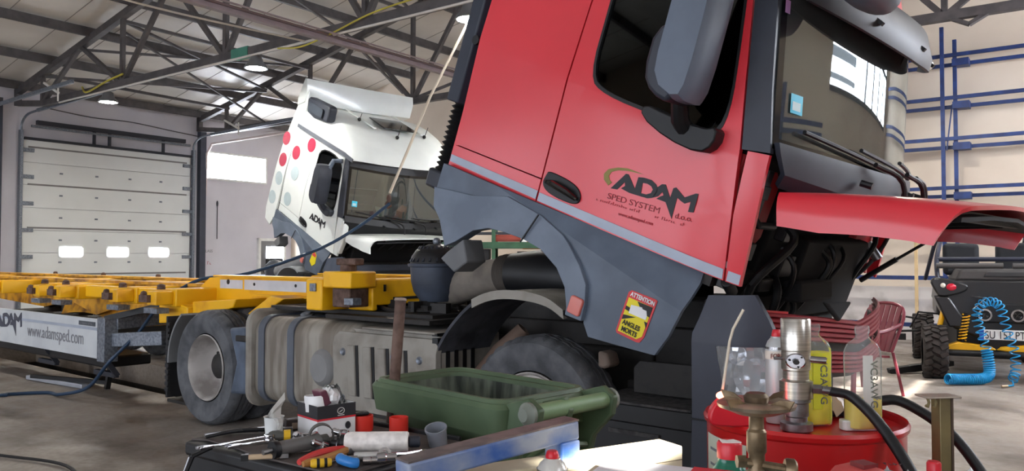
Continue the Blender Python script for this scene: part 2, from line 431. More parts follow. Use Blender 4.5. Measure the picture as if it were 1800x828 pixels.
m_ = MB(); m_.bb(S0 + .05, S0 + .07, 14.78, 15.38, .9, 1.44); m_.build('lower_panel', black, lf)
m_ = MB(); m_.cyl((S0 + .05, 14.7, 1.05), (S0 + .12, 14.7, 1.05), .02); m_.bb(S0 + .1, S0 + .12, 14.68, 14.82, 1.04, 1.06); m_.build('door_handle', chrome, p)
# little notices on the wall beside the door
pm = mat('faint print', (120, 116, 122), .8)
for z, s_ in ((1.62, 'CLASS'), (1.28, 'TEC')):
    W_ = wallframe((S0 + .004, 12.73, z), (0, 1, 0), (0, 0, 1))
    o = text('wall_sign', s_, .11, pm, None, W_) if s_ == 'CLASS' else scribble('wall_sign', .28, .09, 4, mat('faint red print', (176, 110, 120), .8), None, W_)
    o.matrix_world = BM
    tag(o, {'CLASS': 'dark lettering printed on the pale wall right of the sectional door', 'TEC': 'faint reddish marks low on the pale wall right of the sectional door'}[s_], 'lettering')
mb = MB(); mb.tube([(S0 + .03, 13.15, 3.05), (S0 + .03, 13.15, 2.0)], .012, 6); mb.ball((S0 + .03, 13.15, 3.0), (.02, .03, .09)); o = mb.build('wall_cable', black_line); o.matrix_world = BM
tag(o, 'short dark cable hanging down the wall under the high window', 'cable')
# thin cable along the left wall above the door
mb = MB(); mb.tube(spline([(S0 + .05, 8.6, 5.02), (S0 + .05, 9.6, 4.95), (S0 + .05, 10.6, 4.97), (S0 + .05, 11.6, 4.9), (S0 + .05, 12.5, 4.84)], 5), .014, 6); o = mb.build('wall_cable', truss_m); o.matrix_world = BM
tag(o, 'thin sagging cable strung on the wall above the sectional door', 'cable')

# ---- roof trusses
def ztop(s): return 5.25 + .2 * (s + 20) if s < -7.75 else 5.25 + .2 * (4.5 - s)
ZB = 4.86
def make_truss():
    t = empty('roof_truss')
    m_ = MB(); m_.bar((S0 + .1, 0, ztop(S0 + .1)), (-7.75, 0, ztop(-7.75)), .12, .14); m_.bar((-7.75, 0, ztop(-7.75)), (S1 - .1, 0, ztop(S1 - .1)), .12, .14); m_.build('top_chord', truss_m, t)
    m_ = MB(); m_.bar((S0 + .1, 0, 5.02), (-18.5, 0, ZB), .12, .12); m_.bar((-18.5, 0, ZB), (3, 0, ZB), .12, .13); m_.bar((3, 0, ZB), (S1 - .1, 0, 5.02), .12, .12); m_.build('bottom_chord', truss_m, t)
    m_ = MB(); m_.bar((S0 + .15, 0, 4.98), (S0 + .15, 0, ztop(S0 + .1) + .05), .12, .12); m_.build('end_post', truss_m, t)
    nb = [-18.6 + 3.4 * i for i in range(7)]
    for x in nb:
        m_ = MB(); m_.bar((x, 0, ZB), (x, 0, ztop(x)), .08, .08); m_.build('upright', truss_m, t)
        for d in (-1.7, 1.7):
            if S0 + .1 < x + d < S1: m_ = MB(); m_.bar((x, 0, ZB), (x + d, 0, ztop(x + d)), .08, .08); m_.build('diagonal', truss_m, t)
    return t
tr = make_truss()
tlabels = {3.3: 'roof truss nearest above the camera, mostly out of view', 7.9: 'long grey steel roof truss carrying the three lamps, nearer of the two', 12.5: 'grey steel roof truss farther back, behind the tilted white cab'}
for i, a in enumerate((7.9, 12.5, 3.3)):
    o = tr if i == 0 else copy_tree(tr)
    o.matrix_world = BM @ Matrix.Translation((0, a, 0))
    tag(o, tlabels[a], 'roof truss', 'steel roof trusses')
# purlins along the ridge direction
names = ['at the eave over the sectional door', 'first up from the eave', 'second up from the eave', 'third up from the eave', 'fourth up from the eave', 'fifth up from the eave', 'sixth up from the eave', 'seventh up from the eave']
for i in range(8):
    s = S0 + .25 + 1.65 * i
    mb = MB(); z = zroof(s) - .02
    mb.prism([(s - .04, z - .2), (s + .04, z - .2), (s + .04, z - .02), (s - .04, z - .02)], 'y', A0 + .03, A1 - .03)
    o = mb.build('purlin', truss_m); o.matrix_world = BM
    tag(o, 'dark steel roof purlin, ' + names[i], 'purlin', 'roof purlins')
# thin bracing rods under the roof between the trusses
k = 0
RODS = ['level bracing rod nearest the eave, left of the leftmost lamp', 'crossed bracing rod falling to the right behind the leftmost lamp', 'crossed bracing rod rising to the right behind the leftmost lamp', 'level bracing rod at the third node up from the eave', 'slanting bracing rod close above the sectional door', 'level bracing rod just left of the middle lamp', 'slanting bracing rod running down to the far truss above the white cab', 'bracing rod beyond the farther truss above the high window', 'topmost slanting bracing rod near the tie beam', 'steep low bracing rod dropping to the farther truss by the high window', 'bracing rod rising behind the white cab wind deflector']
for (s, z, a, s2, z2, a2, w) in ((-18.5, 5.5, 7.9, -18.5, 5.45, 12.5, .06), (-16.9, 5.8, 7.9, -15.2, 6.1, 12.5, .05), (-15.2, 6.1, 7.9, -16.9, 5.75, 12.5, .05), (-15.2, 6.1, 7.9, -15.2, 6.05, 12.5, .06), (-18.5, 5.45, 7.9, -16.9, 5.7, 12.5, .05), (-11.8, 6.8, 7.9, -11.8, 6.8, 12.5, .06), (-11.8, 6.7, 7.9, -13.5, 6.4, 12.5, .05), (-13.5, 6.3, 12.5, -15.2, 6.0, 15.7, .05), (-10, 7.1, 7.9, -11.8, 6.8, 12.5, .05), (-15.2, 5.9, 7.9, -16.9, 4.9, 12.5, .04), (-11.8, ZB + .05, 12.5, -8.4, 6.9, 15.7, .06)):
    mb = MB(); mb.bar((s, a, z), (s2, a2, z2), w, w); o = mb.build('bracing_rod', truss_m); o.matrix_world = BM
    tag(o, RODS[k], 'bracing rod', 'roof bracing rods'); k += 1
# long tie beam with two pipes under the trusses
t = empty('tie_beam', M=BM.copy(), label='long brown grey beam crossing under the trusses down to the right', cat='beam')
mb = MB(); mb.bb(-9.07, -8.97, 3, A1 - .03, ZB - .13, ZB - .10); mb.bb(-9.03, -9.01, 3, A1 - .03, ZB - .20, ZB - .1); mb.bb(-9.07, -8.97, 3, A1 - .03, ZB - .21, ZB - .18); mb.build('beam', mat('dusty mauve steel', (128, 112, 112), .6), t)
mb = MB(); mb.tube([(-8.85, 3, ZB - .12), (-8.85, A1 - .05, ZB - .12)], .015, 8); mb.build('pipe', mat('dusty mauve steel', (128, 112, 112), .6), t)

# ---- lamps under truss at a = 7.9
lamp_m = emit('lamp glow', (255, 252, 245), LAMP_E)
def make_lamp():
    t = empty('ceiling_lamp')
    MB().lathe([(.04, .22), (.09, .2), (.12, .1), (.17, .05), (.19, 0), (.17, 0), (.15, .03), (.02, .04)], (0, 0, -.2)).build('housing', mat('grey lamp housing', (120, 122, 124), .4, metal=.5), t)
    MB().lathe([(.01, 0), (.145, 0), (.145, .012), (.01, .012)], (0, 0, -.185)).build('lamp_disc', lamp_m, t)
    MB().cyl((0, 0, 0), (0, 0, .06), .012, 8).build('hook', steel, t)
    return t
lamp = make_lamp()
for i, (s, lab) in enumerate(((-15.74, 'round bright ceiling lamp farthest left under the truss'), (-10.96, 'round bright ceiling lamp, middle of the three in view'), (-6.46, 'round bright ceiling lamp right above the hanging rope'), (-1.8, 'round ceiling lamp above the red cab out of view'), (2.2, 'round ceiling lamp at the right end of the truss out of view'))):
    o = lamp if i == 0 else copy_tree(lamp); o.matrix_world = BM @ Matrix.Translation((s, 7.9, ZB - .1)); tag(o, lab, 'lamp', 'round lamps under the truss')  # the last one is unseen, added to lighten the right wall
EX = ['round ceiling lamp high to the left above the camera side of the hall', 'round ceiling lamp hidden behind the white cab roof', 'round ceiling lamp above the buggy out of the frame', 'round ceiling lamp under the farther truss behind the red cab']
for i, (s, a) in enumerate(((-13, 3.3), (-14, 12.5), (-2, 12.5), (-9, 12.5))):  # unseen lamps added under the trusses to brighten the ceiling and far end
    o = copy_tree(lamp); o.matrix_world = BM @ Matrix.Translation((s, a, ZB - .1)); tag(o, EX[i], 'lamp', 'round lamps under the truss')

# white conduit along the truss, yellow cable wound round it
mb = MB(); mb.tube([(-17.6, 7.8, ZB - .1), (-12, 7.8, ZB - .1), (-4, 7.8, ZB - .1)], .018, 6); o = mb.build('conduit', mat('white conduit', (210, 206, 200), .5)); o.matrix_world = BM
tag(o, 'thin white conduit fixed along the bottom chord of the nearer truss', 'conduit')
mb = MB(); mb.tube(spline([(-10.2, 7.75, ZB - .12), (-9.6, 7.7, ZB - .2), (-9.0, 7.72, ZB - .12), (-8.2, 7.78, ZB + .06), (-7.4, 7.8, ZB + .12), (-6.9, 7.8, ZB + .1)], 6), .013, 6); o = mb.build('yellow_cable', mat('yellow green cable', (190, 180, 70), .6)); o.matrix_world = BM
tag(o, 'yellow cable looped over the bottom chord of the nearer truss', 'cable')
mb = MB(); mb.tube(spline([(-16.6, 7.8, ZB + .1), (-16.3, 7.75, ZB - .05), (-15.6, 7.8, ZB + .09), (-15.0, 7.8, ZB + .15)], 6), .02, 6); o = mb.build('yellow_cable', mat('yellow green cable', (190, 180, 70), .6)); o.matrix_world = BM
tag(o, 'short green yellow cable on the truss left of the leftmost lamp', 'cable')
mb = MB(); mb.bb(-11.55, -11.1, 7.83, 7.97, ZB - .075, ZB + .085); o = mb.build('teal_wrap', mat('faded teal tape', (70, 130, 112), .7)); o.matrix_world = BM
tag(o, 'teal patch wrapped round the truss chord near the middle lamp', 'tape')
mb = MB(); pts = [bp(-9.8, 3.6, ZB - .1), bp(-9.7, 5.5, ZB - .16), bp(-9.5, 7.7, ZB - .13)]; mb.tube(spline(pts, 6), .015, 6)
tag(mb.build('white_line', mat('white rope', (206, 200, 188), .8)), 'thin white cord running under the roof towards the yellow cable', 'cord')
# fluorescent tube fittings by the end of the far truss
for i, (s, a, lab) in enumerate(((-16.4, 7.2, 'thin white tube fitting hanging crookedly under the left end of the truss'), (-17.3, 11.9, 'thin pale tube fitting under the left end of the farther truss'))):
    t = empty('tube_fitting', M=BM @ Matrix.Translation((s, a, ZB - .1)), label=lab, cat='light fitting', group='tube fittings')
    MB().bar((-.5, 0, .22), (.12, 0, -.06), .04, .04).build('tube', mat('white conduit', (210, 206, 200), .5), t)
    MB().bar((.1, 0, .1), (.1, 0, -.22), .025, .025).build('bracket', mat('white conduit', (210, 206, 200), .5), t)
# pale pipe from the door corner towards the far truss
mb = MB(); mb.tube([(-19.9, 12.72, 3.2), (-19.85, 12.72, 4.35), (-19.6, 12.72, 4.62), (-14.8, 12.75, 4.66)], .035, 8); o = mb.build('pale_pipe', mat('pinkish white pipe', (214, 196, 190), .5)); o.matrix_world = BM
tag(o, 'pale pipe bending from the wall above the high window along the farther truss', 'pipe')

# ---- blue steel rack frame against the back wall
t = empty('pipe_rack', M=BM.copy(), label='tall navy steel rack frame standing against the beige back wall', cat='rack')
for s in (-2.0, -1.82):
    MB().bb(s - .03, s + .03, 15.3 if s > -1.9 else 15.2, 15.36 if s > -1.9 else 15.26, 0, 5.42 if s < -1.9 else 5.2).build('upright', navy, t)
for z in (4.93, 4.2, 3.5, 2.66):
    for dz, a in ((0, 15.24), (-.13, 15.42)):
        MB().bb(-8, 4.2, a, a + .05, z + dz - .03, z + dz + .03).build('rail', navy, t)
    MB().bb(-1.85, -1.6, 15.2, 15.44, z - .2, z - .08).build('bracket', navy, t)
for z, s1 in ((1.12, -1.9), (.3, -1.9), (1.85, 2.2)):
    MB().bb(-8, s1, 15.3, 15.36, z - .035, z + .035).build('rail', navy, t)
MB().bar((-1.95, 15.25, 3.3), (-1.87, 15.35, 4.1), .02, .02).build('stay', navy, t)
t = empty('pipe_rack', M=BM.copy(), label='navy steel rack frame seen only mirrored in the red cab windscreen', cat='rack')
for a in (2.6, 2.8, 7.2): MB().bb(4.3, 4.36, a - .03, a + .03, 0, 3.3).build('upright', navy, t)
for z in (1.9, 2.03, 2.7, 2.83): MB().bb(4.24, 4.29, -2, 8.6, z - .03, z + .03).build('rail', navy, t)
# truss-like haunch on the far beam
mb = MB(); mb.bar((-1.6, 12.5, ZB), (-1.3, 12.5, ZB - .16), .1, .05); mb.bar((-1.0, 12.5, ZB), (-1.3, 12.5, ZB - .16), .1, .05); o = mb.build('beam_bracket', truss_m); o.matrix_world = BM
tag(o, 'small steel bracket under the beam at the top right', 'bracket')
mb = MB(); mb.bb(-2.45, -2.4, 15.1, 15.15, 0, 1.75); mb.bb(-2.45, -2.2, 15.1, 15.15, 1.7, 1.75); o = mb.build('wooden_post', mat('pale wood', (196, 170, 128), .7)); o.matrix_world = BM
tag(o, 'thin pale wooden post standing beside the navy rack', 'post')
# ------------------------------------------------------------------ trucks
# truck axes: x forward from the front axle, y to its left, z up; the side we see is y = -1.25
LOGO = dict(
 A1=[(0.266, 1.589), (0.332, 1.691), (0.349, 1.693), (0.412, 1.631), (0.386, 1.602), (0.328, 1.609), (0.348, 1.628), (0.34, 1.648), (0.308, 1.596)],
 D=[(0.41, 1.697), (0.443, 1.704), (0.491, 1.706), (0.526, 1.691), (0.544, 1.669), (0.539, 1.641), (0.524, 1.62), (0.498, 1.609), (0.456, 1.606), (0.386, 1.602), (0.41, 1.63), (0.41, 1.67)],
 A2=[(0.524, 1.62), (0.535, 1.66), (0.536, 1.682), (0.555, 1.704), (0.576, 1.709), (0.623, 1.653), (0.605, 1.624), (0.549, 1.624), (0.568, 1.643), (0.583, 1.653), (0.571, 1.667), (0.555, 1.639)],
 M=[(0.624, 1.705), (0.638, 1.713), (0.699, 1.68), (0.752, 1.718), (0.766, 1.72), (0.771, 1.624), (0.742, 1.618), (0.739, 1.671), (0.71, 1.651), (0.691, 1.655), (0.661, 1.666), (0.667, 1.555), (0.604, 1.626), (0.623, 1.653)])
DH = [(0.445, 1.676), (0.474, 1.68), (0.499, 1.675), (0.514, 1.662), (0.509, 1.641), (0.485, 1.626), (0.453, 1.623)]
SWOOSH = [(0.247, 1.599), (0.21, 1.621), (0.199, 1.65), (0.219, 1.683), (0.274, 1.708), (0.332, 1.721), (0.432, 1.719), (0.337, 1.708), (0.279, 1.694), (0.242, 1.674), (0.233, 1.65), (0.246, 1.629), (0.263, 1.622)]
ink = mat('black lettering', (18, 18, 26), .5)

def adam_logo(parent, m, fy, tf=lambda p: p, M=None, name='lettering'):
    mb = MB()
    for k, pts in LOGO.items():
        b = plate([tf(p) for p in pts], [[tf(p) for p in DH]] if k == 'D' else (), fy, .002, (0, -1, 0), dz=.05)
        me = bpy.data.meshes.new('tmp'); b.bm.to_mesh(me); b.bm.free(); mb.bm.from_mesh(me); bpy.data.meshes.remove(me)
    return mb.build(name, m, parent, M)

def wheel(parent, x, yo, side, deep, M=None, rim_mat=rim_m, w=.3, Rr=.505, z=None, lod=False):
    """tyre with notched shoulders; yo = outer face, side = -1 near / +1 far"""
    z = Rr if z is None else z; O = Vector((x, yo, z)); ax = Vector((0, -side, 0)); n = 108
    prof = [(.30, .035), (.33, .018), (.38, .006), (.43, .002), (.465, .012), (.488, .035), (.5, .055), (.504, .075), (.504, .10), (.49, .103), (.49, .113), (.505, .116), (.505, .145), (.49, .148), (.49, .155)]
    prof = prof + [(r, w - h) for r, h in prof[::-1]]
    mb = MB(); rs = []
    for r, h in prof:
        ring = []
        for k in range(n):
            a = 2 * math.pi * k / n; rr = r
            if r > .486 and not (.14 < h < w - .14) and k % 3 == 0 and (h < .1 or h > w - .1): rr = r - .013
            elif r > .5 and k % 3 == 1 and .1 < h < w - .1: rr = r - .008
            ring.append(O + ax * h + Vector((math.cos(a) * rr, 0, math.sin(a) * rr)))
        rs.append(ring)
    mb.rings(rs, caps=False); t = mb.build('tyre', rubber, parent, M, ang=28)
    hub = .17 if deep else -.02
    pr = [(.292, .03), (.285, .02), (.28, .035), (.272, .05), (.27, hub * .9 + .06), (.235, hub + .1 if deep else .03), (.17, hub + .085 if deep else -.005), (.13, hub + .06 if deep else -.02), (.12, hub + .02 if deep else -.05), (.04, hub + .01 if deep else -.06), (.001, hub + .01 if deep else -.06)]
    mb = MB().lathe(pr, O, ax, 48, caps=False); mb.build('rim', rim_mat, t, M)
    mb = MB()
    for k in range(10):
        a = 2 * math.pi * k / 10; c = O + Vector((math.cos(a) * .167, 0, math.sin(a) * .167)) + ax * ((hub + .085) if deep else -.005); mb.cyl(c, c - ax * .035, .016, 6)
    mb.build('wheel_nuts', grime, t, M)
    if deep:
        mb = MB().lathe([(.115, hub + .06), (.11, hub - .02), (.08, hub - .04), (.001, hub - .045)], O, ax, 20, caps=False); mb.build('hub', grime, t, M)
        mb = MB()
        for k in range(2):
            a = R(100 + 180 * k)
        for dz in (-.07, .02): mb.ball(O + Vector((.17, 0, dz)) + ax * (hub + .06), (.03, .03, .03), 8)
        mb.build('balance_weights', black, t, M)
    return t

glass_dark = glassmat('dark tinted side glass', (.10, .12, .13, 1), .30)
glass_front = glassmat('windscreen glass', (.66, .72, .68, 1), .56, haze=.035)
interior = mat('dark cab interior', (15, 15, 17), .85)
seat_m = mat('charcoal seat fabric', (40, 42, 46), .9)
blind_m = mat('pale cab trim', (150, 144, 130), .8)

def zc(x): return 2.075 - .12 * (x + .2)             # crease along the side
def fside(sgn):
    def f(x, z):
        y = -1.25
        if z > zc(x): y += .075 * (z - zc(x))
        else: y += .02 * (zc(x) - z)
        if z < 1.6: y += 0
        if x > .78: y += .5 * (x - .78) ** 2
        return y * (1 if sgn < 0 else -1)
    return f
def xd(z): return .89 - (z - 1.99) * (.30 if z > 1.99 else .206)      # front edge of the door
def xg(z): return 1.03 - (z - 2.0) * .315                              # edge of the windscreen

def make_truck(M0, tilt, paint, kind, label, group):
    T = empty('truck', M=M0, label=label, cat='truck', group=group)
    W = kind == 'white'
    P = Matrix.Translation((1.1, 0, .9)); C = P @ Matrix.Rotation(R(tilt), 4, 'Y') @ P.inverted()   # the tipped cab
    dz_cab = 0
    near = fside(-1); dark = dark_plastic
    # ---- cab sides
    for sgn in (-1, 1):
        f = fside(sgn); inw = (0, -sgn, 0)
        top = 2.96
        rear = [(-.205, 1.50), (-.235, 2.4), (-.25, top), (-.985, top), (-.96, 2.4), (-.935, 1.50)]
        plate(rear, (), f, .03, inw, .1, planes=[((-.2, 0, 2.075), Vector((.12, 0, 1)))]).build('rear_side_panel', paint, T, C)
        plate([(-.2, 1.36), (-.205, 1.492), (-.935, 1.492), (-.94, 1.36)], (), f, .03, inw, 0).build('lower_side_panel', paint, T, C)
        out = [(-.19, 1.36), (1.02, 1.36), (.955, 1.68), (.89, 1.99), (.80, 2.29), (.68, 2.69), (.60, top), (-.24, top), (-.225, 2.4), (-.2, 1.7)]
        hole = smooth_loop([(-.14, 2.88), (-.11, 2.5), (-.08, 2.12), (.05, 2.05), (.42, 2.02), (.74, 1.98), (.79, 2.12), (.70, 2.5), (.60, 2.88)], 2)
        door = plate(out, [hole], f, .035, inw, .1, dx=.3, planes=[((-.2, 0, 2.075), Vector((.12, 0, 1)))]).build('door', paint, T, C)
        hin = [((x - .32) * .965 + .32, (z - 2.45) * .955 + 2.45) for x, z in hole]
        plate(hole, [hin], lambda x, z: f(x, z) - sgn * .004 * -1, .03, inw, .2).build('window_seal', black, door, C)
        plate(hin, (), lambda x, z: f(x, z) + (.012 if sgn < 0 else -.012), .006, inw, .2).build('window_glass', glass_dark, door, C)
        # strip ahead of the door and windscreen pillar
        plate([(1.03, 1.36), (1.10, 1.36), (1.065, 1.7), (1.03, 2.0), (.93, 1.99), (.965, 1.68)], (), f, .03, inw, .1, dx=.05).build('front_side_strip', paint, T, C)
        plate([(.90, 1.99), (1.03, 2.01), (xg(2.3) - .005, 2.3), (xg(2.7) - .005, 2.7), (xg(top) - .005, top), (.615, top), (.69, 2.69), (.81, 2.29)], (), f, .04, inw, .1, dx=.05).build('windscreen_pillar', dark, T, C)
        if not W:
            plate([(-.94, 1.385), (-.94, 1.43), (-.2, 1.425), (-.2, 1.375)], (), lambda x, z: f(x, z) + sgn * .002, .003, (0, sgn, 0), 0).build('silver_stripe', mat('silver grey stripe', (168, 176, 192), .45), T, C)
            plate([(-.185, 1.37), (-.185, 1.42), (1.005, 1.415), (1.015, 1.365)], (), lambda x, z: f(x, z) + sgn * .002, .003, (0, sgn, 0), 0, dx=.1).build('silver_stripe', mat('silver grey stripe', (168, 176, 192), .45), door, C)
            plate([(1.035, 1.365), (1.03, 1.415), (1.09, 1.415), (1.095, 1.365)], (), lambda x, z: f(x, z) + sgn * .002, .003, (0, sgn, 0), 0).build('silver_stripe', mat('silver grey stripe', (168, 176, 192), .45), T, C)
        if sgn > 0: continue
        # door handle
        hp = smooth_loop([(-.20 + .03, 1.535), (-.16, 1.56), (.03, 1.545), (.10, 1.50), (.10, 1.435), (-.02, 1.425), (-.14, 1.44), (-.185, 1.48)], 2)
        mb = MB(); mb.prism(hp, 'y', near(0, 1.5) - .010, near(0, 1.5) + .02); h = mb.build('door_handle', black, T, C, bevel=.004)
        mb = MB(); mb.tube([(-.15, -1.262, 1.495), (-.09, -1.285, 1.50), (.03, -1.285, 1.485), (.085, -1.262, 1.465)], [.012, .02, .02, .012], 8); mb.build('handle_grip', black_gloss, h, C)
    # ---- lower grey skirt with the wheel arch (near and far)
    for sgn in (-1, 1):
        yo = 1.275 * sgn
        zcr = lambda x: 1.27 - .16 * (x - .12)
        def fs(x, z, s=sgn):
            y = -1.285
            if z > zcr(x): y += .42 * (z - zcr(x))
            if x > .78: y += .9 * (x - .78) ** 2
            return y * -s
        sk = [(-.94, 1.365), (-.945, 1.2), (-.80, 1.22), (-.62, 1.25), (-.36, 1.33), (-.08, 1.305), (.10, 1.255), (.16, 1.22), (.27, 1.14), (.345, 1.06), (.375, .96), (.385, .86), (.44, .80), (.62, .835), (.84, .88), (.875, 1.0), (.905, 1.22), (.91, 1.30), (.90, 1.358)]
        plate(sk, (), fs, .03, (0, -sgn, 0), .06, dx=.12, planes=[((.12, 0, 1.27), Vector((.16, 0, 1)))]).build('side_skirt', grey_plastic, T, C, ang=22)
        arch_o = [(-.945, 1.205), (-.80, 1.23), (-.62, 1.255), (-.36, 1.335), (-.08, 1.31), (.10, 1.26), (.16, 1.225), (.27, 1.145), (.345, 1.065), (.375, .965), (.385, .87)]
        arch_i = [(.275, .86), (.27, .90), (.22, 1.0), (.13, 1.08), (-.01, 1.135), (-.15, 1.145), (-.29, 1.135), (-.42, 1.115), (-.53, 1.06), (-.64, .95), (-.72, .89), (-.82, 1.03), (-.90, 1.09)]
        fa = lambda x, z, s=sgn: (-1.315 + .12 * max(0, z - 1.1) ** 1.0 * .6) * -s
        ar = plate(arch_o + arch_i, (), fa, .09, (0, -sgn, 0), .08, dx=.12).build('wheel_arch', mat('lighter grey arch plastic', (102, 113, 128), .45, c2=(88, 99, 114), scale=4), T, C, bevel=.008)
        MB().box((-.12, -1.322 * -sgn, 1.22), (.006, .01, .2), Matrix.Rotation(R(20), 3, 'Y')).build('arch_joint', black, ar, C)
        MB().prism([(-.70, .86), (-.60, .98), (-.52, .86), (-.60, .76), (-.74, .80)], 'y', sgn * 1.30, sgn * 1.12).build('arch_flap', mat('worn grey rubber flap', (108, 110, 112), .8), T, C, bevel=.01)
        MB().prism(round_rect(.285, .37, .885, .985, .015), 'y', sgn * 1.33, sgn * 1.30).build('marker_lamp', mat('orange marker lens', (200, 104, 92), .25, coat=.5), ar, C, bevel=.006)
    # ---- back wall, floor, roof, front inner structure
    mb = MB(); mb.bb(-.98, -.94, -1.2, 1.2, 1.3, 2.96); mb.build('back_wall', paint, T, C)
    mb = MB(); mb.bb(-.94, .95, -1.18, 1.18, 1.30, 1.36); mb.bb(.3, .9, -.5, .5, 1.36, 1.5); mb.build('cab_floor', grime, T, C)
    if not W:
        mb = MB(); mb.prism([(-.98, 2.95), (.62, 2.95), (.74, 2.98), (.55, 3.35), (.2, 3.6), (-.98, 3.68)], 'y', -1.14, 1.14); mb.build('roof', paint, T, C, bevel=.06, seg=4)
    # windscreen
    def fw(u, z, d=0):  # u -1..1 across
        y = 1.195 * u - .05 * u * max(0, z - 2) ; x = xg(z) + .24 * (1 - abs(u) ** 1.65) + d
        return (x, y, z)
    us = [-1 + i * 2 / 28 for i in range(29)]
    ztw = 2.84
    ws = MB().grid(lambda u, z: fw(u, z), us, [2.06 + i * (ztw - 2.06) / 8 for i in range(9)]).thicken(.006).build('windscreen', glass_front, T, C)
    # black edge of the glass (ceramic frit)
    mb = MB().grid(lambda u, z: fw(u, z, .003), us, [2.035, 2.06, 2.085]); mb.grid(lambda u, z: fw(u, z, .003), us, [ztw - .04, ztw]); 
    for s_ in (-1, 1): mb.grid(lambda u, z: fw(u, z, .003), [s_ * .965, s_ * .99, s_ * 1.0], [2.05, 2.3, 2.6, ztw])
    mb.build('windscreen_edge', black_gloss, ws, C)
    # header above the glass
    mb = MB().grid(lambda u, z: fw(u, z, .01), us, [ztw, 2.9, 2.965]).thicken(.03); mb.build('header', dark if not W else mat('black header', (26, 28, 32), .4), T, C)
    # cowl below the glass with wipers
    cz = (1.86, 1.93, 2.02, 2.07) if not W else (1.74, 1.85, 1.98, 2.07)
    ysc = lambda z: 1.2 if W else 1.2 * min(1, .90 + .55 * (z - 1.86))
    mb = MB().grid(lambda u, z: (fw(u, 2.05, .035)[0] + (.05 if z < 2.0 else .02 if z < 2.05 else 0) + (0 if z > 1.9 else -.03), ysc(z) * u, z - (0 if W else .05 * max(0, 1 - abs(u)) * (z < 2))), us, cz).thicken(.03)
    cowl = mb.build('wiper_cowl', dark if not W else black, T, C)
    mb = MB()
    for u in (-.45, .05, .5): mb.cyl(fw(u, 1.99, .12), fw(u, 1.99, .06), .018, 10)
    mb.build('cowl_bolts', black, cowl, C)
    for u0, u1 in ((-.15, -.85), (.25, -.42), (.72, .05)):
        arm = MB().tube(spline([fw(u0, 1.80, .15), fw(u0 - .03, 2.05, .14), fw(u0 * .7 + u1 * .3, 2.10, .08)], 4), .014, 8)
        w_ = arm.build('wiper_arm', black, T, C)
        pts = [Vector(fw(u1 + (u0 + .12 - u1) * k / 8, 2.15 - .07 * k / 8, .035)) for k in range(9)]
        mb = MB().tube(pts, .012, 6); mb.build('wiper_blade', black, w_, C)
    # inside the cab: dash, seats, wheel, rear bunk, papers
    mb = MB(); mb.prism([(.25, 1.36), (.82, 1.36), (.84, 1.88), (1.0, 1.98), (.98, 2.03), (.75, 2.06), (.45, 1.95), (.35, 1.6)], 'y', -1.12, 1.12); mb.build('dashboard', interior, T, C, bevel=.03)
    for y in (-.62, .62):
        s_ = MB(); s_.prism(smooth_loop([(-.25, 1.5), (.25, 1.52), (.27, 1.7), (-.1, 1.72), (-.22, 2.4), (-.36, 2.42), (-.38, 1.6)], 2), 'y', y - .24, y + .24); st = s_.build('cab_seat', seat_m, T, C, bevel=.03)
        MB().box((-.3, y, 2.5), (.1, .26, .18)).build('headrest', seat_m, st, C, bevel=.03)
    MB().lathe([(.2, 0), (.215, .012), (.23, 0), (.215, -.012)], (.48, .62, 2.0), (-.75, 0, .6), 28, caps=False).build('steering_wheel', black, T, C)
    MB().cyl((.48, .62, 2.0), (.62, .62, 1.88), .05).build('steering_column', black, T, C)
    mb = MB(); mb.bb(-.9, -.5, -1.1, 1.1, 1.7, 1.9); mb.build('bunk', blind_m, T, C, bevel=.04)
    mb = MB(); mb.bb(-.93, -.88, -1.1, 1.1, 1.9, 2.9); mb.bb(-.9, .5, -1.12, 1.12, 2.90, 2.95); mb.build('cab_lining', interior, T, C)
    mb = MB(); rng = random.Random(4)
    for k in range(12): mb.box((.92 + rng.random() * .14, -.55 + rng.random() * 1.0, 2.09 + rng.random() * .10), (.16, .2, .012), Matrix.Rotation(rng.random() * 3, 3, 'Z') @ Matrix.Rotation(rng.uniform(-.9, .9), 3, 'X'))
    mb.build('papers_on_dash', mat('crumpled white paper', (205, 214, 206), .7), T, C)
    # stickers in the windscreen
    a = fw(-.78, 2.24, .006); b = fw(-.69, 2.24, .006); d = Vector(b) - Vector(a)
    mb = MB().face([a, b, Vector(b) + Vector((-.025, 0, .10)), Vector(a) + Vector((-.025, 0, .10))]); 
    mb = MB(); mb.grid(lambda u, z: fw(u, z, .008), [-.915, -.89, -.865, -.84], [2.22, 2.26, 2.31]); st = mb.build('windscreen_sticker', mat('cyan sticker', (60, 196, 226), .4), ws, C)
    mb = MB(); mb.grid(lambda u, z: fw(u, z, .010), [-.905, -.88, -.855], [2.235, 2.275]); mb.build('sticker_print', mat('pale sticker print', (190, 224, 226), .5), ws, C)
    if not W: mb = MB(); mb.grid(lambda u, z: fw(u, z, .008), [-.985, -.97, -.955], [2.66, 2.69, 2.72]); mb.build('windscreen_sticker', mat('mauve sticker', (164, 120, 170), .5), ws, C)
    # mirrors (near and far)
    for sgn in (-1, 1):
        y0 = sgn * 1.37; y1 = sgn * 1.62
        mpol = smooth_loop([(.50, 2.34), (.53, 2.16), (.70, 2.10), (.73, 2.2), (.70, 2.6), (.64, 3.06), (.47, 3.07)], 1)
        if W: mpol = [(x, 2.1 + (z - 2.1) * .68) for x, z in mpol]
        mb = MB(); n_ = 6; rs = []
        for i in range(n_ + 1):
            k = i / n_; y = y0 + (y1 - y0) * k; sc = 1 - .16 * (2 * k - 1) ** 4
            rs.append([((x - .6) * sc + .6, y, (z - 2.58) * (1 - .05 * (2 * k - 1) ** 4) + 2.58) for x, z in mpol])
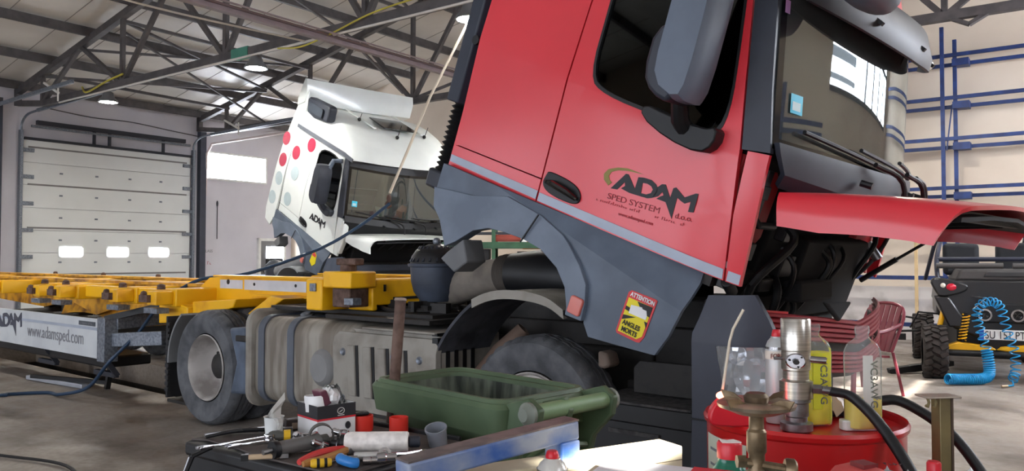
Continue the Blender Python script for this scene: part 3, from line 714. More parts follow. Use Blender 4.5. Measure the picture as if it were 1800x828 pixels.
        mb.rings(rs); mr = mb.build('mirror', mat('mirror housing grey', (92, 102, 116), .45) if not W else dark_plastic, T, C, ang=40)
        mb = MB(); mb.prism(smooth_loop([(.45, 2.42), (.46, 2.20), (.53, 2.12), (.66, 2.09), (.66, 2.34), (.57, 2.47)], 1), 'y', sgn * 1.36, sgn * 1.60); mb.build('mirror_lower_shell', dark if not W else black, mr, C, bevel=.02)
        mb = MB(); mb.bb(.49, .50, min(y0, y1) + .04, max(y0, y1) - .04, 2.45, 2.62 if W else 2.9); mb.build('mirror_glass', mat('mirror glass', (150, 160, 165), .05, metal=1.), mr, C)
        mb = MB(); mb.prism(smooth_loop([(.36, 2.07), (.36, 2.00), (.55, 1.93), (.74, 1.91), (.80, 1.97), (.79, 2.06), (.72, 2.03), (.5, 2.05)], 1), 'y', sgn * 1.235, sgn * 1.34)
        mb.tube([(.62, sgn * 1.29, 1.99), (.60, sgn * 1.36, 2.04), (.59, sgn * 1.42, 2.14)], [.045, .045, .04], 10); mb.build('mirror_arm', black if not W else dark, T, C, bevel=.008)
        mb = MB(); zz = 2.70 if W else 2.97; mb.tube([(.60, sgn * 1.20, zz + (.16 if W else 0)), (.50 if W else .6, sgn * 1.30, zz + .12 * W), (.60, sgn * 1.42, zz)], .04, 10); mb.build('mirror_upper_arm', black if not W else mat('mirror housing grey', (92, 102, 116), .45), mr, C)
    # snorkel behind the cab
    mb = MB(); mb.prism(smooth_loop([(-1.2, -1.2), (-1.0, -1.2), (-1.0, -.85), (-1.2, -.85)] if not W else [(-1.2, -1.1), (-1.0, -1.1), (-1.0, -.8), (-1.2, -.8)], 1), 'z', 1.74, 2.8 if W else 3.7); sn = mb.build('snorkel', mat('dark blue grey snorkel', (40, 46, 58), .5) if not W else dark, T, C, bevel=.01)
    mb = MB(); prof = []
    for k in range(14): prof += [(.075, .035 * k), (.10, .035 * k + .0175)]
    mb.lathe(prof, (-1.10, -1.05, 1.27), (0, 0, 1), 20); mb.build('bellows', black, sn, C)
    MB().cyl((-1.02, -1.22, 2.15), (-1.02, -1.15, 2.15), .03, 10).build('snorkel_clip', black, sn, C)
    MB().bb(-1.2, -1.0, -1.15, -.9, 1.15, 1.28).build('snorkel_foot', dark, sn, C, bevel=.02)
    return T, C, fw

# ------- the red truck -------
RT, RC, rfw = make_truck(TM, 21, red, 'red', 'red truck with its cab tipped forward and front flap open', 'trucks with tipped cabs')
near = fside(-1)
lg = adam_logo(RT, ink, lambda x, z: near(x, z) - .001, M=RC)
plate(SWOOSH, (), lambda x, z: near(x, z) - .001, .002, (0, -1, 0), 0).build('lettering_swoosh', mat('olive green swoosh', (136, 122, 56), .5), lg, RC)
def sidetext(s, x, z, size, m, parent, M, ang=0, y=-1.256, sx=1, bold=0):
    return text('small_lettering', s, size, m, parent, M @ wallframe((x, y, z), (math.cos(ang), 0, math.sin(ang)), (-math.sin(ang), 0, math.cos(ang))), sx=sx, bold=bold)
dred = mat('dark red small print', (140, 24, 36), .5); dr2 = mat('dim red small print', (158, 30, 42), .5)
yl = near(.4, 1.56) - .002
sidetext('SPED SYSTEM', .262, 1.532, .045, dred, RT, RC, R(4.5), yl, 1.25)
sidetext('d.o.o.', .68, 1.565, .04, dred, RT, RC, R(7), yl, 1.1)
for x_, z_, w_, n_ in ((.20, 1.500, .30, 22), (.56, 1.528, .19, 14)): scribble('small_lettering', w_, .016, n_, dr2, RT, RC @ wallframe((x_, yl, z_), (math.cos(R(4.5)), 0, math.sin(R(4.5))), (-math.sin(R(4.5)), 0, math.cos(R(4.5)))), n_)
sidetext('www.adamsped.com', .36, 1.47, .026, dr2, RT, RC, R(4.5), yl)
# warning sticker on the skirt
bd = [(.59, .91), (.60, .897), (.725, .900), (.742, .906), (.757, .94), (.763, 1.145), (.75, 1.15), (.605, 1.14), (.592, 1.125)]
ys = -1.287
sk = MB().prism(bd, 'y', ys - .003, ys + .002).build('warning_sticker', mat('red sticker border', (206, 60, 62), .5), RT, RC)
MB().prism([(.603, .912), (.72, .915), (.745, .94), (.751, 1.105), (.604, 1.10)], 'y', ys - .005, ys - .002).build('sticker_field', mat('sticker yellow', (226, 208, 24), .5), sk, RC)
stk = mat('sticker black', (34, 34, 34), .6)
mb = MB()
for q in ([(.66, 1.10), (.751, 1.105), (.75, 1.05), (.70, 1.06)], [(.604, 1.055), (.655, 1.05), (.64, 1.03), (.604, 1.035)], [(.604, 1.005), (.68, 1.02), (.604, .978)], [(.73, 1.02), (.75, 1.02), (.75, .99)]): mb.prism(q, 'y', ys - .006, ys - .003)
mb.build('sticker_shapes', stk, sk, RC)
MB().prism([(.632, 1.025), (.632, 1.07), (.695, 1.082), (.70, 1.075), (.725, 1.075), (.737, 1.05), (.736, 1.03)], 'y', ys - .008, ys - .005).build('sticker_lorry', mat('sticker white', (225, 225, 225), .5), sk, RC)
for s_, x, z, sz, m_ in (('ATTENTION', .61, 1.113, .032, mat('sticker white', (225, 225, 225), .5)), ('ANGLES', .615, .958, .036, stk), ('MORTS', .62, .922, .036, stk)):
    text('sticker_lettering', s_, sz, m_, sk, RC @ wallframe((x, ys - .008, z), (1, 0, .02), (-.02, 0, 1)), bold=.001, sx=.82)
# sun visor and front mirror
dk = mat('visor grey brown', (44, 40, 43), .5)
mb = MB(); V = []
for i in range(21):
    u = -.97 + 1.94 * i / 20; x, y, z = rfw(u, 2.84); e_ = 1 - .35 * abs(u) ** 4
    yy = y * .95; e_ *= .72; up_ = .05 * u * u + (.05 if u > 0 else 0) * u
    V.append([(x + .02, yy, 2.95), (x + .14 * e_, yy, 2.91), (x + .23 * e_, yy, 2.77 + up_), (x + .235 * e_, yy, 2.70 + up_), (x + .21 * e_, yy, 2.695 + up_), (x + .19 * e_, yy, 2.77 + up_), (x + .11 * e_, yy, 2.87), (x + .02, yy, 2.91)])
mb.rings(V); vs = mb.build('sun_visor', dk, RT, RC, ang=45)
MB().ball((.985, .93, 2.83), (.02, .04, .03), 10).build('visor_lamp', mat('pale lamp lens', (235, 232, 220), .2), vs, RC)
for u in (-.5, 0, .5):
    x, y, z = rfw(u, 2.8); MB().bar((x, y, 2.85), (x + .16, y, 2.78), .03, .02).build('visor_strut', black, vs, RC)
mb = MB(); rs = []
for k in range(7):
    q = k / 6; y = -1.22 + .38 * q; sc = .75 + .25 * math.sin(math.pi * q) ** .5
    rs.append([((x - 1.12) * sc + 1.12, y, (z - 2.84) * sc + 2.84) for x, z in smooth_loop([(1.0, 2.78), (1.2, 2.74), (1.28, 2.84), (1.2, 2.93), (1.0, 2.92)], 2)])
mb.rings(rs); fm_ = mb.build('front_mirror', mat('mirror housing grey', (92, 102, 116), .45), RT, RC)
MB().tube([(.85, -.95, 2.97), (1.0, -1.0, 3.02), (1.1, -1.02, 2.92)], .035, 10).build('mirror_arm', black, fm_, RC)
# opened front flap (hinged under the cowl)
mb = MB(); L0, L1 = 1.45, 2.22
def fl(u, v):      # u along x 0..1, v across -1..1
    av = abs(v); y = 1.17 * (v / av * min(1, av * 1.0)) if v else 0
    edge = max(0, (av - .90) / .10)
    y = (1.17 if v > 0 else -1.17) * (min(av, .9) / .9 * .955 + .045 * math.sin(edge * math.pi / 2)) if v else 0
    drop = .045 * av ** 2 + (.10 * (1 - math.cos(edge * math.pi / 2)) if av > .9 else 0)
    x = L0 + (L1 - L0) * u + .10 * (1 - av ** 2) * u - .05 * (1 - av) * (1 - u) - (.09 * edge * (1 if u > .5 else 0) * (u - .5) * 2)
    if edge > 0 and u < .25: drop *= .8 + .8 * u
    return (x, y, 1.80 - .05 * u - .05 * u * u - drop)
vv = [-1, -.985, -.97, -.95, -.925, -.9, -.8, -.6, -.4, -.2, 0, .2, .4, .6, .8, .9, .925, .95, .97, .985, 1]
mb.grid(fl, [i / 12 for i in range(13)], vv)
# side walls hang down from the shell
for s_ in (-1, 1):
    mb.grid(lambda u, w, s=s_: (lambda p: (p[0] - .02 * w * (u > .9), p[1], p[2] - w * (.065 - .03 * u)))(fl(u, s)), [i / 12 for i in range(13)], [0, .5, 1])
bmesh.ops.remove_doubles(mb.bm, verts=mb.bm.verts[:], dist=1e-4)
mb.thicken(-.02); flap = mb.build('front_flap', red, RT, ang=50)
mb = MB(); mb.grid(lambda u, v: (lambda p: (p[0], p[1], p[2] - .035))(fl(u, v)), [.05 + .9 * i / 8 for i in range(9)], [-.88, -.5, 0, .5, .88]); mb.thicken(.02)
for y in (-.8, -.3, .3, .8): mb.bb(1.55, 2.1, y - .02, y + .02, 1.65, 1.70)
mb.build('flap_inner_frame', interior, flap)
mb = MB(); mb.bar((2.14, -.9, 1.66), (2.18, .9, 1.67), .03, .05); mb.build('flap_handle_bar', black, flap)
mb = MB(); mb.cyl((1.72, .95, 1.62), (1.35, 1.0, 1.40), .010, 8); mb.cyl((1.45, .985, 1.46), (1.2, 1.03, 1.31), .018, 8); mb.build('gas_strut', black, RT)
# exposed front: firewall, hinge pillar, cooler pack, engine
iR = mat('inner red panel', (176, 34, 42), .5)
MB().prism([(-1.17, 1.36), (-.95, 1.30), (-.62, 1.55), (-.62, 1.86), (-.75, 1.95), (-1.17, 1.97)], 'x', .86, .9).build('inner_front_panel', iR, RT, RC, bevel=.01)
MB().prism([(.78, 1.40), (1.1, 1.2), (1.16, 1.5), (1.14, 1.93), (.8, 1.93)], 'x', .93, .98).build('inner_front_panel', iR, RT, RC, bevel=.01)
mb = MB(); mb.box((1.0, -1.12, 1.62), (.07, .07, .62)); mb.box((1.02, -1.13, 1.82), (.05, .1, .07)); mb.box((1.03, -1.1, 1.52), (.05, .12, .09)); mb.cyl((1.03, -1.19, 1.36), (1.03, -1.08, 1.3), .03); mb.tube([(1.0, -1.15, 1.72), (1.05, -1.1, 1.66), (1.05, -.9, 1.66)], .02, 8); mb.build('hinge_pillar', black, RT, RC, bevel=.008)
mb = MB()
for z in (1.44, 1.84): mb.cyl((1.02, -1.2, z), (1.02, -1.16, z), .022, 10)
mb.build('hinge_bolts', steel, RT, RC)
mb = MB()
for k in range(13): mb.box((1.06, -.55 + k * .035, 1.78), (.03, .018, .22))
mb.build('heater_fins', mat('dark grey fins', (64, 66, 70), .5), RT, RC)
mb = MB(); mb.bb(.8, .93, -.6, 1.08, .95, 1.88); mb.bb(.93, 1.05, -.3, .9, 1.1, 1.6); mb.build('front_bulkhead', interior, RT, RC, bevel=.02)
rng = random.Random(11); mb = MB()
for k in range(9):
    y = -.9 + rng.random() * 1.9; z = 1.25 + rng.random() * .55
    mb.tube(spline([(1.0, y, z), (1.1, y + rng.uniform(-.1, .1), z - .1), (1.05, y + rng.uniform(-.2, .2), z - .35), (.95, y + rng.uniform(-.2, .2), z - .6)], 5), .012 + .012 * rng.random(), 8)
mb.build('hoses', black, RT, RC)
for k in range(8):
    y = -.9 + rng.random() * 1.9; z = 1.3 + rng.random() * .5; MB().box((1.02, y, z), (.06, .08 + .1 * rng.random(), .06 + .08 * rng.random())).build('control_box', black, RT, RC, bevel=.008)
mb = MB(); mb.cyl((1.0, 1.0, 1.7), (1.1, 1.0, 1.7), .04); mb.cyl((1.0, 1.02, 1.58), (1.1, 1.05, 1.5), .035); mb.build('steel_fittings', steel, RT, RC)
mb = MB(); mb.bb(-1.4, .7, -.38, .38, .55, 1.22); mb.cyl((-1.0, 0, 1.26), (.5, 0, 1.26), .18); mb.bb(.72, .98, -.48, .55, .5, 1.22); mb.bb(-.6, .4, -.5, .5, .6, .9)
for k in range(6): mb.cyl((-1.1 + k * .28, -.3, 1.2), (-1.1 + k * .28, -.3, 1.36), .08, 12)
mb.build('engine', grime, RT, bevel=.02)
mb = MB(); mb.bb(1.0, 1.06, -.5, .85, .55, 1.25); mb.build('radiator', interior, RT)
mb = MB(); mb.tube(spline([(.9, -.6, 1.0), (.98, -.75, 1.15), (1.02, -.6, 1.3), (.9, -.3, 1.3)], 6), .035, 10); mb.tube(spline([(.9, .6, .9), (1.0, .7, 1.1), (.9, .6, 1.3)], 6), .04, 10); mb.cyl((1.08, -.95, 1.22), (1.08, -1.1, 1.22), .05, 16); mb.bar((1.05, -1.0, 1.2), (1.05, .75, 1.2), .12, .1); mb.build('cab_bearing', grime, RT)
# bumper corner
reflector_m = mat('silvery reflector', (244, 245, 248), .16, metal=.7, spec=.8)
def fc(sgn):
    def f(x, z):
        y = -1.27 + (.20 * (z - 1.06) if z > 1.06 else 0) + 2.6 * max(0, x - 1.22) ** 2
        return y * -sgn
    return f
for sgn in (-1,):
    pc = plate([(1.04, .33), (1.05, .68), (1.05, 1.10), (1.08, 1.17), (1.12, 1.285), (1.34, 1.29), (1.40, 1.17), (1.44, 1.06), (1.46, .7), (1.45, .33)],
               [[(1.175, 1.045), (1.43, 1.045), (1.43, .82), (1.30, .78), (1.215, .83)]], fc(sgn), .04, (0, -sgn, 0), .06, dx=.05, planes=[((0, 0, 1.06), (0, 0, 1))]).build('bumper_corner', mat('dark blue grey bumper', (56, 60, 72), .5), RT)
    hl = plate([(1.175, 1.045), (1.43, 1.045), (1.43, .82), (1.30, .78), (1.215, .83)], (), lambda x, z: fc(sgn)(x, z) - sgn * .003, .008, (0, -sgn, 0), .04, dx=.04).build('headlight', glassmat('headlight lens', (.96, .97, .98, 1), .15, .05, haze=.12), RT)
    mb = MB(); mb.lathe([(.10, 0), (.085, .04), (.05, .09), (.01, .1)], (1.33, sgn * 1.19, .90), (0, -sgn, 0), 20, caps=False); mb.lathe([(.05, 0), (.04, .03), (.01, .05)], (1.25, sgn * 1.19, 1.0), (0, -sgn, 0), 16, caps=False); mb.grid(lambda u, v, s=sgn: (1.17 + .27 * u, s * (1.16 + .03 * math.sin(14 * u + 5 * v) - .14 * max(0, u - .4)), .78 + .27 * v), [i / 10 for i in range(11)], [i / 8 for i in range(9)])
    mb.build('reflector', reflector_m, hl, ang=12)
    MB().box((1.25, sgn * 1.274, .68), (.42, .006, .008)).build('corner_joint', black, pc)
# chevron slats of the front grille
def xgf(y): return 1.47 - .26 * (abs(y) / 1.15) ** 2.6
gm = mat('red grille slats', (150, 36, 46), .5); gshade = black
for (zt, zb, n, y0, y1) in ((1.10, .965, 5, -1.02, .98), (.92, .80, 5, -.9, .95)):
    part = MB()
    for i in range(n):
        za = zt - (zt - zb) * i / n; zz = zt - (zt - zb) * (i + 1) / n
        ys_ = [y0 + (y1 - y0) * k / 24 for k in range(25)]
        def pt(y, w, za=za, zz=zz):
            lift = .10 * min(1, abs(y) / 1.0); return (xgf(y) + (.0 if w < .2 else .012 if w < .8 else -.012), y, za + (zz - za) * w + lift)
        part.grid(pt, ys_, [0, .25, .75, 1.0])
    part.thicken(.012); part.build('grille', gm, RT, ang=15)
mb = MB(); mb.grid(lambda y, w: (xgf(y) - .04, y, .78 + w * .27 + .08 * abs(y)), [-1.0 + 1.85 * k / 20 for k in range(21)], [0, .5, 1]); mb.thicken(.02); mb.build('grille_backing', black, RT)
mb = MB(); mb.grid(lambda y, w: (xgf(y) - .01, y, 1.04 + .08 * w + .09 * abs(y)), [-1.15, -1.1, -1.05, -1.0, -.95, -.9, -.8], [0, .5, 1]); mb.thicken(.02); mb.build('bumper_red_corner', red, RT)
mb = MB(); mb.bb(1.2, 1.3, -.45, .1, 1.22, 1.34); mb.prism([(-.62, 1.24), (-.38, 1.12), (-.15, 1.22)], 'x', 1.46, 1.49); mb.build('bonnet_catch', interior, RT, bevel=.02)
# entry step and its housing
mb = MB(); mb.bb(.42, 1.04, -1.24, -.75, .60, .70); mb.bb(.42, 1.04, -1.23, -1.19, .30, .62); mb.build('entry_step', black, RT, bevel=.01)
mb = MB(); mb.bb(.43, 1.03, -1.245, -.8, .70, .712); mb.bb(.55, .85, -1.245, -1.15, .545, .565); mb.build('step_tread', mat('scuffed black tread', (74, 72, 72), .8, c2=(44, 43, 44), scale=30), RT)
mb = MB(); mb.prism([(.56, .72), (.56, .86), (.60, .90), (1.0, .90), (1.04, .84), (1.04, .72)], 'y', -1.0, -.97); mb.bb(.4, 1.04, -.8, -.76, .3, .75); mb.build('step_back_plate', grime, RT, bevel=.005)
MB().prism([(.40, .95), (.46, .94), (.48, .87), (.44, .85), (.40, .86)], 'y', -1.12, -1.0).build('mudguard_bracket', mat('brown dusty bracket', (112, 98, 88), .8), RT, bevel=.015)

# ---- chassis
mb = MB()
for y in (-.42, .42): mb.bb(-4.75, 1.05, y - .04, y + .04, .78, 1.04)
for x in (-4.6, -3.9, -3.2, -2.4, -1.6): mb.bb(x - .05, x + .05, -.4, .4, .82, 1.0)
mb.build('chassis_frame', grime, RT, bevel=.01)
mb = MB(); mb.bb(-2.9, -1.0, -1.02, .4, 1.045, 1.075); mb.bb(-2.0, -.9, -1.15, -.6, 1.02, 1.05); mb.build('catwalk', grime, RT)
mb = MB(); mb.prism([(-.42, -.45), (.3, -.45), (.42, -.12), (.42, .12), (.3, .45), (-.42, .45), (-.42, .1), (-.1, .03), (-.1, -.03), (-.42, -.1)], 'z', 1.14, 1.18); mb.xf(Matrix.Translation((-3.55, 0, 0))); mb.bb(-3.8, -3.3, -.42, -.36, 1.04, 1.15); mb.bb(-3.8, -3.3, .36, .42, 1.04, 1.15); mb.build('fifth_wheel', grime, RT, bevel=.01)
mb = MB(); mb.cyl((-3.66, -1.0, .505), (-3.66, 1.0, .505), .09); mb.ball((-3.66, 0, .52), (.28, .2, .26), 20); mb.cyl((0, -1.0, .505), (0, 1.0, .505), .07); mb.build('axles', grime, RT)
for y, s_ in ((-1.2, -1), (1.2, 1)): wheel(RT, -3.66, y, s_, True)
for y, s_ in ((-.86, -1), (.86, 1)): wheel(RT, -3.66, y, s_, True)
for y, s_ in ((-1.2, -1), (1.2, 1)): wheel(RT, -.03, y, s_, False)
# battery / air tanks clutter above the rear axle
mb = MB(); mb.cyl((-2.75, -.25, 1.12), (-2.3, -.25, 1.12), .09); mb.bar((-3.05, -.5, 1.14), (-2.5, -.55, 1.2), .05, .05); mb.build('air_valves', mat('pale dusty metal', (168, 166, 162), .6, metal=.2), RT, bevel=.006)
rng = random.Random(5); mb = MB()
for k in range(26): mb.box((-2.2 + rng.random() * 1.3, -.95 + rng.random() * .9, 1.09 + rng.random() * .03), (.03 + rng.random() * .1, .03 + rng.random() * .08, .03 + .05 * rng.random()), rng.random() * 3)
for k in range(5): y = -.9 + .2 * k; mb.tube(spline([(-2.3, y, 1.09), (-1.9, y + .1, 1.12), (-1.5, y - .05, 1.09), (-1.1, y + .05, 1.1)], 5), .015, 6)
mb.build('valves_and_pipes', grime, RT)
# mudguards of the drive axle
mb = MB(); mb.grid(lambda a, y: (-3.66 + math.cos(a) * .60 * (1.0 if a > .6 else 1.0), y, .52 + math.sin(a) * .565), [R(q) for q in range(-2, 28, 6)], [-1.2, -.6]); mb.thicken(.02); mb.build('rear_mudguard', strap_m, RT)
MB().prism([(-3.22, .88), (-2.98, .90), (-2.95, .35), (-3.2, .33), (-3.10, .6)], 'y', -1.22, -.6).build('rear_mudguard_skirt', mat('blue grey mudguard', (84, 96, 114), .6, c2=(66, 76, 90)), RT, bevel=.03, seg=3)
MB().prism(round_rect(-3.08, -2.9, .78, .83, .01), 'y', -1.24, -1.1).build('mudguard_stay', grime, RT, bevel=.01)
mb = MB(); mb.grid(lambda a, y: (-3.66 + math.cos(a) * .62, y, .52 + math.sin(a) * .56), [R(q) for q in range(128, 186, 6)], [-1.2, -.6]); mb.thicken(.02); mb.build('rear_mudguard', mat('grey plastic mudguard', (120, 122, 124), .7), RT)
mb = MB(); mb.box((-4.31, -.9, .55), (.03, .58, .75))
for k in range(26):
    mb.box((-4.33, -.9, .2 + k * .028), (.03, .56, .010))
for k in range(12): mb.box((-4.30, -1.19 + .001 * k, .25 + k * .055), (.06, .02, .03))
mb.build('mud_flap', mat('black ribbed rubber', (38, 38, 40), .8), RT)
# fuel tank, straps, filler, reservoir
def tank_ring(x, gy=0, gz=0, s_=1.0):
    pts = []; cy, cz_, hy, hz, r = -.88, .66, .34 + gy, .34 + gz, .13
    for c in round_rect(-hy, hy, -hz, hz, r, 6): pts.append((x, cy + c[0] * s_, cz_ + c[1] * s_))
    return pts
mb = MB(); mb.rings([tank_ring(x, s_=s) for x, s in ((-2.86, .93), (-2.84, .985), (-2.80, 1.0), (-1.66, 1.0), (-1.62, .985), (-1.60, .93))]); ft = mb.build('fuel_tank', tank_m, RT, ang=40)
for x in (-2.72, -2.33):
    MB().rings([tank_ring(x - .04, .012, .012), tank_ring(x + .04, .012, .012)]).build('tank_strap', strap_m, ft, bevel=.004)
MB().rings([tank_ring(-2.88, .05, .06, .99), tank_ring(-2.84, .05, .06, .99), tank_ring(-2.82, .03, .03)]).build('tank_end_flange', dusty, ft)
MB().lathe([(.06, 0), (.06, .03), (.045, .035), (.045, .05), (.03, .055), (.001, .056)], (-2.40, -1.02, .985), (0, -.35, 1), 20).build('filler_cap', galv, ft)
MB().lathe([(.10, .06), (.135, .03), (.145, 0), (.145, -.3), (.12, -.34)], (-1.94, -1.2, .66), (0, -1, 0), 28).build('reservoir', mat('grey dusty reservoir', (128, 128, 128), .7), RT)
# dusty exhaust cover with three long louvres
cov = plate([(-1.80, .90), (-1.76, .94), (-.80, .94), (-.75, .90), (-.75, .62), (-.90, .40), (-1.78, .40)], (), lambda x, z: -1.24 + .10 * max(0, z - .86) * 4, .05, (0, 1, 0), .05).build('exhaust_cover', dusty, RT, bevel=.012)
for x0, x1 in ((-1.60, -1.52), (-1.43, -1.35), (-1.28, -1.20), (-1.10, -1.02)):
    mb = MB(); mb.prism([(x0, .50), (x0 - .02, .85), (x1 - .02, .855), (x1, .50)], 'y', -1.262, -1.238); mb.build('cover_louvre', dusty, cov, bevel=.008)
    mb = MB(); mb.prism([(x1, .50), (x1 - .02, .855), (x1 + .004, .855), (x1 + .022, .50)], 'y', -1.246, -1.236); mb.build('louvre_gap', black, cov)
for x, z in ((-1.68, .80), (-1.15, .80), (-.90, .80), (-1.68, .47), (-.90, .47)): MB().lathe([(.028, 0), (.02, .012), (.001, .004)], (x, -1.240, z), (0, -1, 0), 14).build('cover_bolt', galv, cov)
mb = MB(); mb.bb(-1.78, -.78, -1.18, -.6, .935, .965); mb.bb(-1.5, -.78, -1.22, -.6, .97, .985); mb.bb(-.80, -.76, -1.2, -.6, .45, .95); mb.build('cover_lid', dusty, cov, bevel=.006)
mb = MB(); mb.bb(-1.78, -.8, -1.15, -.5, .35, .92); mb.build('silencer', grime, RT)
# front wheel mudguard fixed to the chassis
mb = MB()
ap = [(-.82, .50), (-.80, .80), (-.70, .98), (-.55, 1.13), (-.42, 1.21), (-.25, 1.255), (-.05, 1.255), (.12, 1.225), (.24, 1.16)]
ap = [(p.x, p.z) for p in spline([(x, 0, z) for x, z in ap], 4)]
mb.grid(lambda i, y: (ap[i][0], y, ap[i][1]), range(len(ap)), [-1.22, -1.15, -.7]); mb.thicken(.02); mg = mb.build('front_mudguard', mat('worn dark mudguard', (70, 72, 78), .8, c2=(44, 46, 52)), RT, ang=60)
mb = MB(); ap2 = ap[15:]
mb.grid(lambda i, k: (ap2[i][0] + .005 * k, [-1.225, -1.235, -1.235, -1.20][k], ap2[i][1] + [.018, .018, -.035, -.03][k]), range(len(ap2)), range(4)); mb.grid(lambda i, y: (ap2[i][0], y, ap2[i][1] + .014), range(len(ap2)), [-1.23, -.75]); mb.build('mudguard_lip', dusty, mg, ang=60)
mb = MB()
for k in range(14): mb.box((-.80 - .0 * k, -1.0, .45 + k * .04), (.05, .4, .02))
for k in range(5): mb.box((-.78, -1.2 + k * .08, .72), (.05, .035, .46))
mb.build('mud_flap_ribs', black, mg)
mb = MB(); mb.tube([(-.70, -.9, .62), (-.55, -.82, .84), (-.42, -.75, 1.0)], [.08, .075, .05], 12); mb.build('brake_cylinder', mat('dusty brown metal', (112, 92, 80), .8), RT)
# air duct and filter pot behind the cab
mb = MB(); mb.tube(spline([(-1.30, -.62, 1.19), (-1.2, -.6, 1.24), (-1.0, -.6, 1.30), (-.85, -.6, 1.335), (-.70, -.6, 1.355)], 5), [.12] * 6 + [.125] * 5 + [.12] * 10, 20); dct = mb.build('air_duct', pipe_dust, RT)
mb = MB().lathe([(.115, 0), (.135, .02), (.12, .04), (.14, .06), (.12, .085), (.14, .105), (.12, .125)], (-.74, -.6, 1.352), (1, 0, .08), 24); mb.build('duct_clamp', mat('dark dusty rubber', (84, 78, 72), .8), dct)
mb = MB().tube([(-.63, -.6, 1.36), (-.4, -.58, 1.36), (-.1, -.5, 1.33), (.25, -.4, 1.25)], [.14, .165, .17, .16], 24); mb.build('air_filter_housing', black, RT)
mb = MB().lathe([(.02, -.02), (.12, -.01), (.17, .06), (.19, .14), (.195, .24), (.21, .245), (.215, .265), (.20, .27)], (-1.30, -.68, 1.16), (0, 0, 1), 36); pot = mb.build('intake_pot', mat('blue grey dusty pot', (66, 74, 88), .6, c2=(52, 58, 70)), RT)
mb = MB().lathe([(.195, .0), (.185, .05), (.15, .10), (.06, .14), (.001, .142)], (-1.30, -.68, 1.43), (0, 0, 1), 30, caps=False); mb.build('pot_dome', black, pot)
mb = MB()
for k in range(24):
    a = 2 * math.pi * k / 24; mb.bar((-1.30 + .195 * math.cos(a), -.68 + .195 * math.sin(a), 1.44), (-1.30 + .12 * math.cos(a), -.68 + .12 * math.sin(a), 1.55), .014, .02)
mb.build('pot_louvres', dark_plastic, pot)
mb = MB(); mb.ball((-1.30, -.68, 1.59), .03); mb.build('pot_knob', galv, pot)

# ------- the white truck -------
WM = Matrix.Translation((-3.014, 14.948, 0)) @ Matrix.Rotation(R(-45.0), 4, 'Z')
WT = None
DOTS = [(-1.26, 2.63, 1), (-.81, 2.51, 1), (-.42, 2.79, 1), (-1.17, 2.25, 1), (-.66, 2.17, 0), (-1.14, 1.90, 0), (-1.22, 1.50, 0), (-.71, 1.66, 0)]
WM = Matrix.Translation((-3.014, 14.948, .18)) @ Matrix.Rotation(R(-44.5), 4, 'Z')
WT, WC, wfw = make_truck(WM, 24.75, white_paint, 'white', 'white truck with red and grey dots on its tipped cab, flap open', 'trucks with tipped cabs')
# roof shell, roof hatch, wind deflector
st_ = [(-.98, 3.36), (-.6, 3.42), (-.2, 3.42), (.15, 3.36), (.45, 3.24), (.68, 3.10), (.84, 2.97)]
rs = []
for x, h in st_:
    dxn = lambda q: 0
    r_ = []
    for y, k in ((-1.2, 0), (-1.19, .35), (-1.15, .72), (-1.02, .94), (-.7, 1.0), (0, 1.03), (.7, 1.0), (1.02, .94), (1.15, .72), (1.19, .35), (1.2, 0)):
        bow = .20 * (1 - (y / 1.2) ** 2) * max(0, (x + .1) / .94)
        r_.append((x + bow, y, 2.95 + (h - 2.95) * k))
    rs.append(r_)
mb = MB(); mb.rings(rs, closed=True, caps=True); mb.build('roof', white_paint, WT, WC, ang=50)
def roofpt(x, y, d=0): return (x, y, 3.43 + d - .15 * max(0, x) - .25 * max(0, x - .3))
mb = MB(); mb.prism([(-.45, -.30), (.10, -.32), (.10, .42), (-.45, .40)], 'z', 3.43, 3.455); mb.xf(Matrix.Rotation(R(3), 4, 'Y')); mb.build('roof_hatch', black_gloss, WT, WC, bevel=.02)
mb = MB()
for y in (-.48, .55): mb.bar((-.75, y, 3.44), (.25, y, 3.40), .06, .03)
mb.build('roof_ribs', white_paint, WT, WC, bevel=.01)
mb = MB()
for x, y in ((.42, -.1), (.25, .62), (-.1, -.6)): mb.cyl((x, y, 3.30), (x + .03, y, 3.56), .006, 6); mb.ball((x, y, 3.42 - .2 * x), (.04, .03, .035), 8)
mb.build('roof_aerial', black, WT, WC)
mb = MB(); mb.rings([[(-1.22 + .10 * (1 - abs(y)), y * 1.18, 3.28), (-1.02 + .16 * (1 - abs(y)), y * 1.18, 3.40), (-1.03 + .10 * (1 - abs(y)), y * 1.18, 3.66), (-1.10 + .04 * (1 - abs(y)), y * 1.18, 3.80), (-1.16 + .04 * (1 - abs(y)), y * 1.18, 3.79), (-1.25, y * 1.18, 3.4)] for y in [-1 + k / 6 for k in range(13)]]); mb.build('wind_deflector', white_paint, WT, WC, ang=45)
plate([(-.99, 1.25), (-.99, 2.97), (-.90, 3.02), (-.93, 3.35), (-1.02, 3.62), (-1.20, 3.5), (-1.33, 2.5), (-1.36, 1.25), (-1.30, 1.05), (-1.1, 1.0)], (), lambda x, z: -1.25 + .075 * max(0, z - 2.1), .03, (0, 1, 0), .2).build('side_extender', white_paint, WT, WC)
MB().prism([(-.86, 3.50), (-.80, 3.55), (-.14, 3.58), (-.10, 3.54), (-.10, 3.30), (-.55, 3.24), (-.80, 3.28)], 'y', -1.22, -1.06).build('roof_side_lamp_housing', dark_plastic, WT, WC, bevel=.03)
MB().prism(round_rect(-.72, -.25, 3.32, 3.48, .04), 'y', -1.255, -1.235).build('roof_side_lamp_glass', mat('dark grey lens', (60, 66, 74), .2), WT, WC)
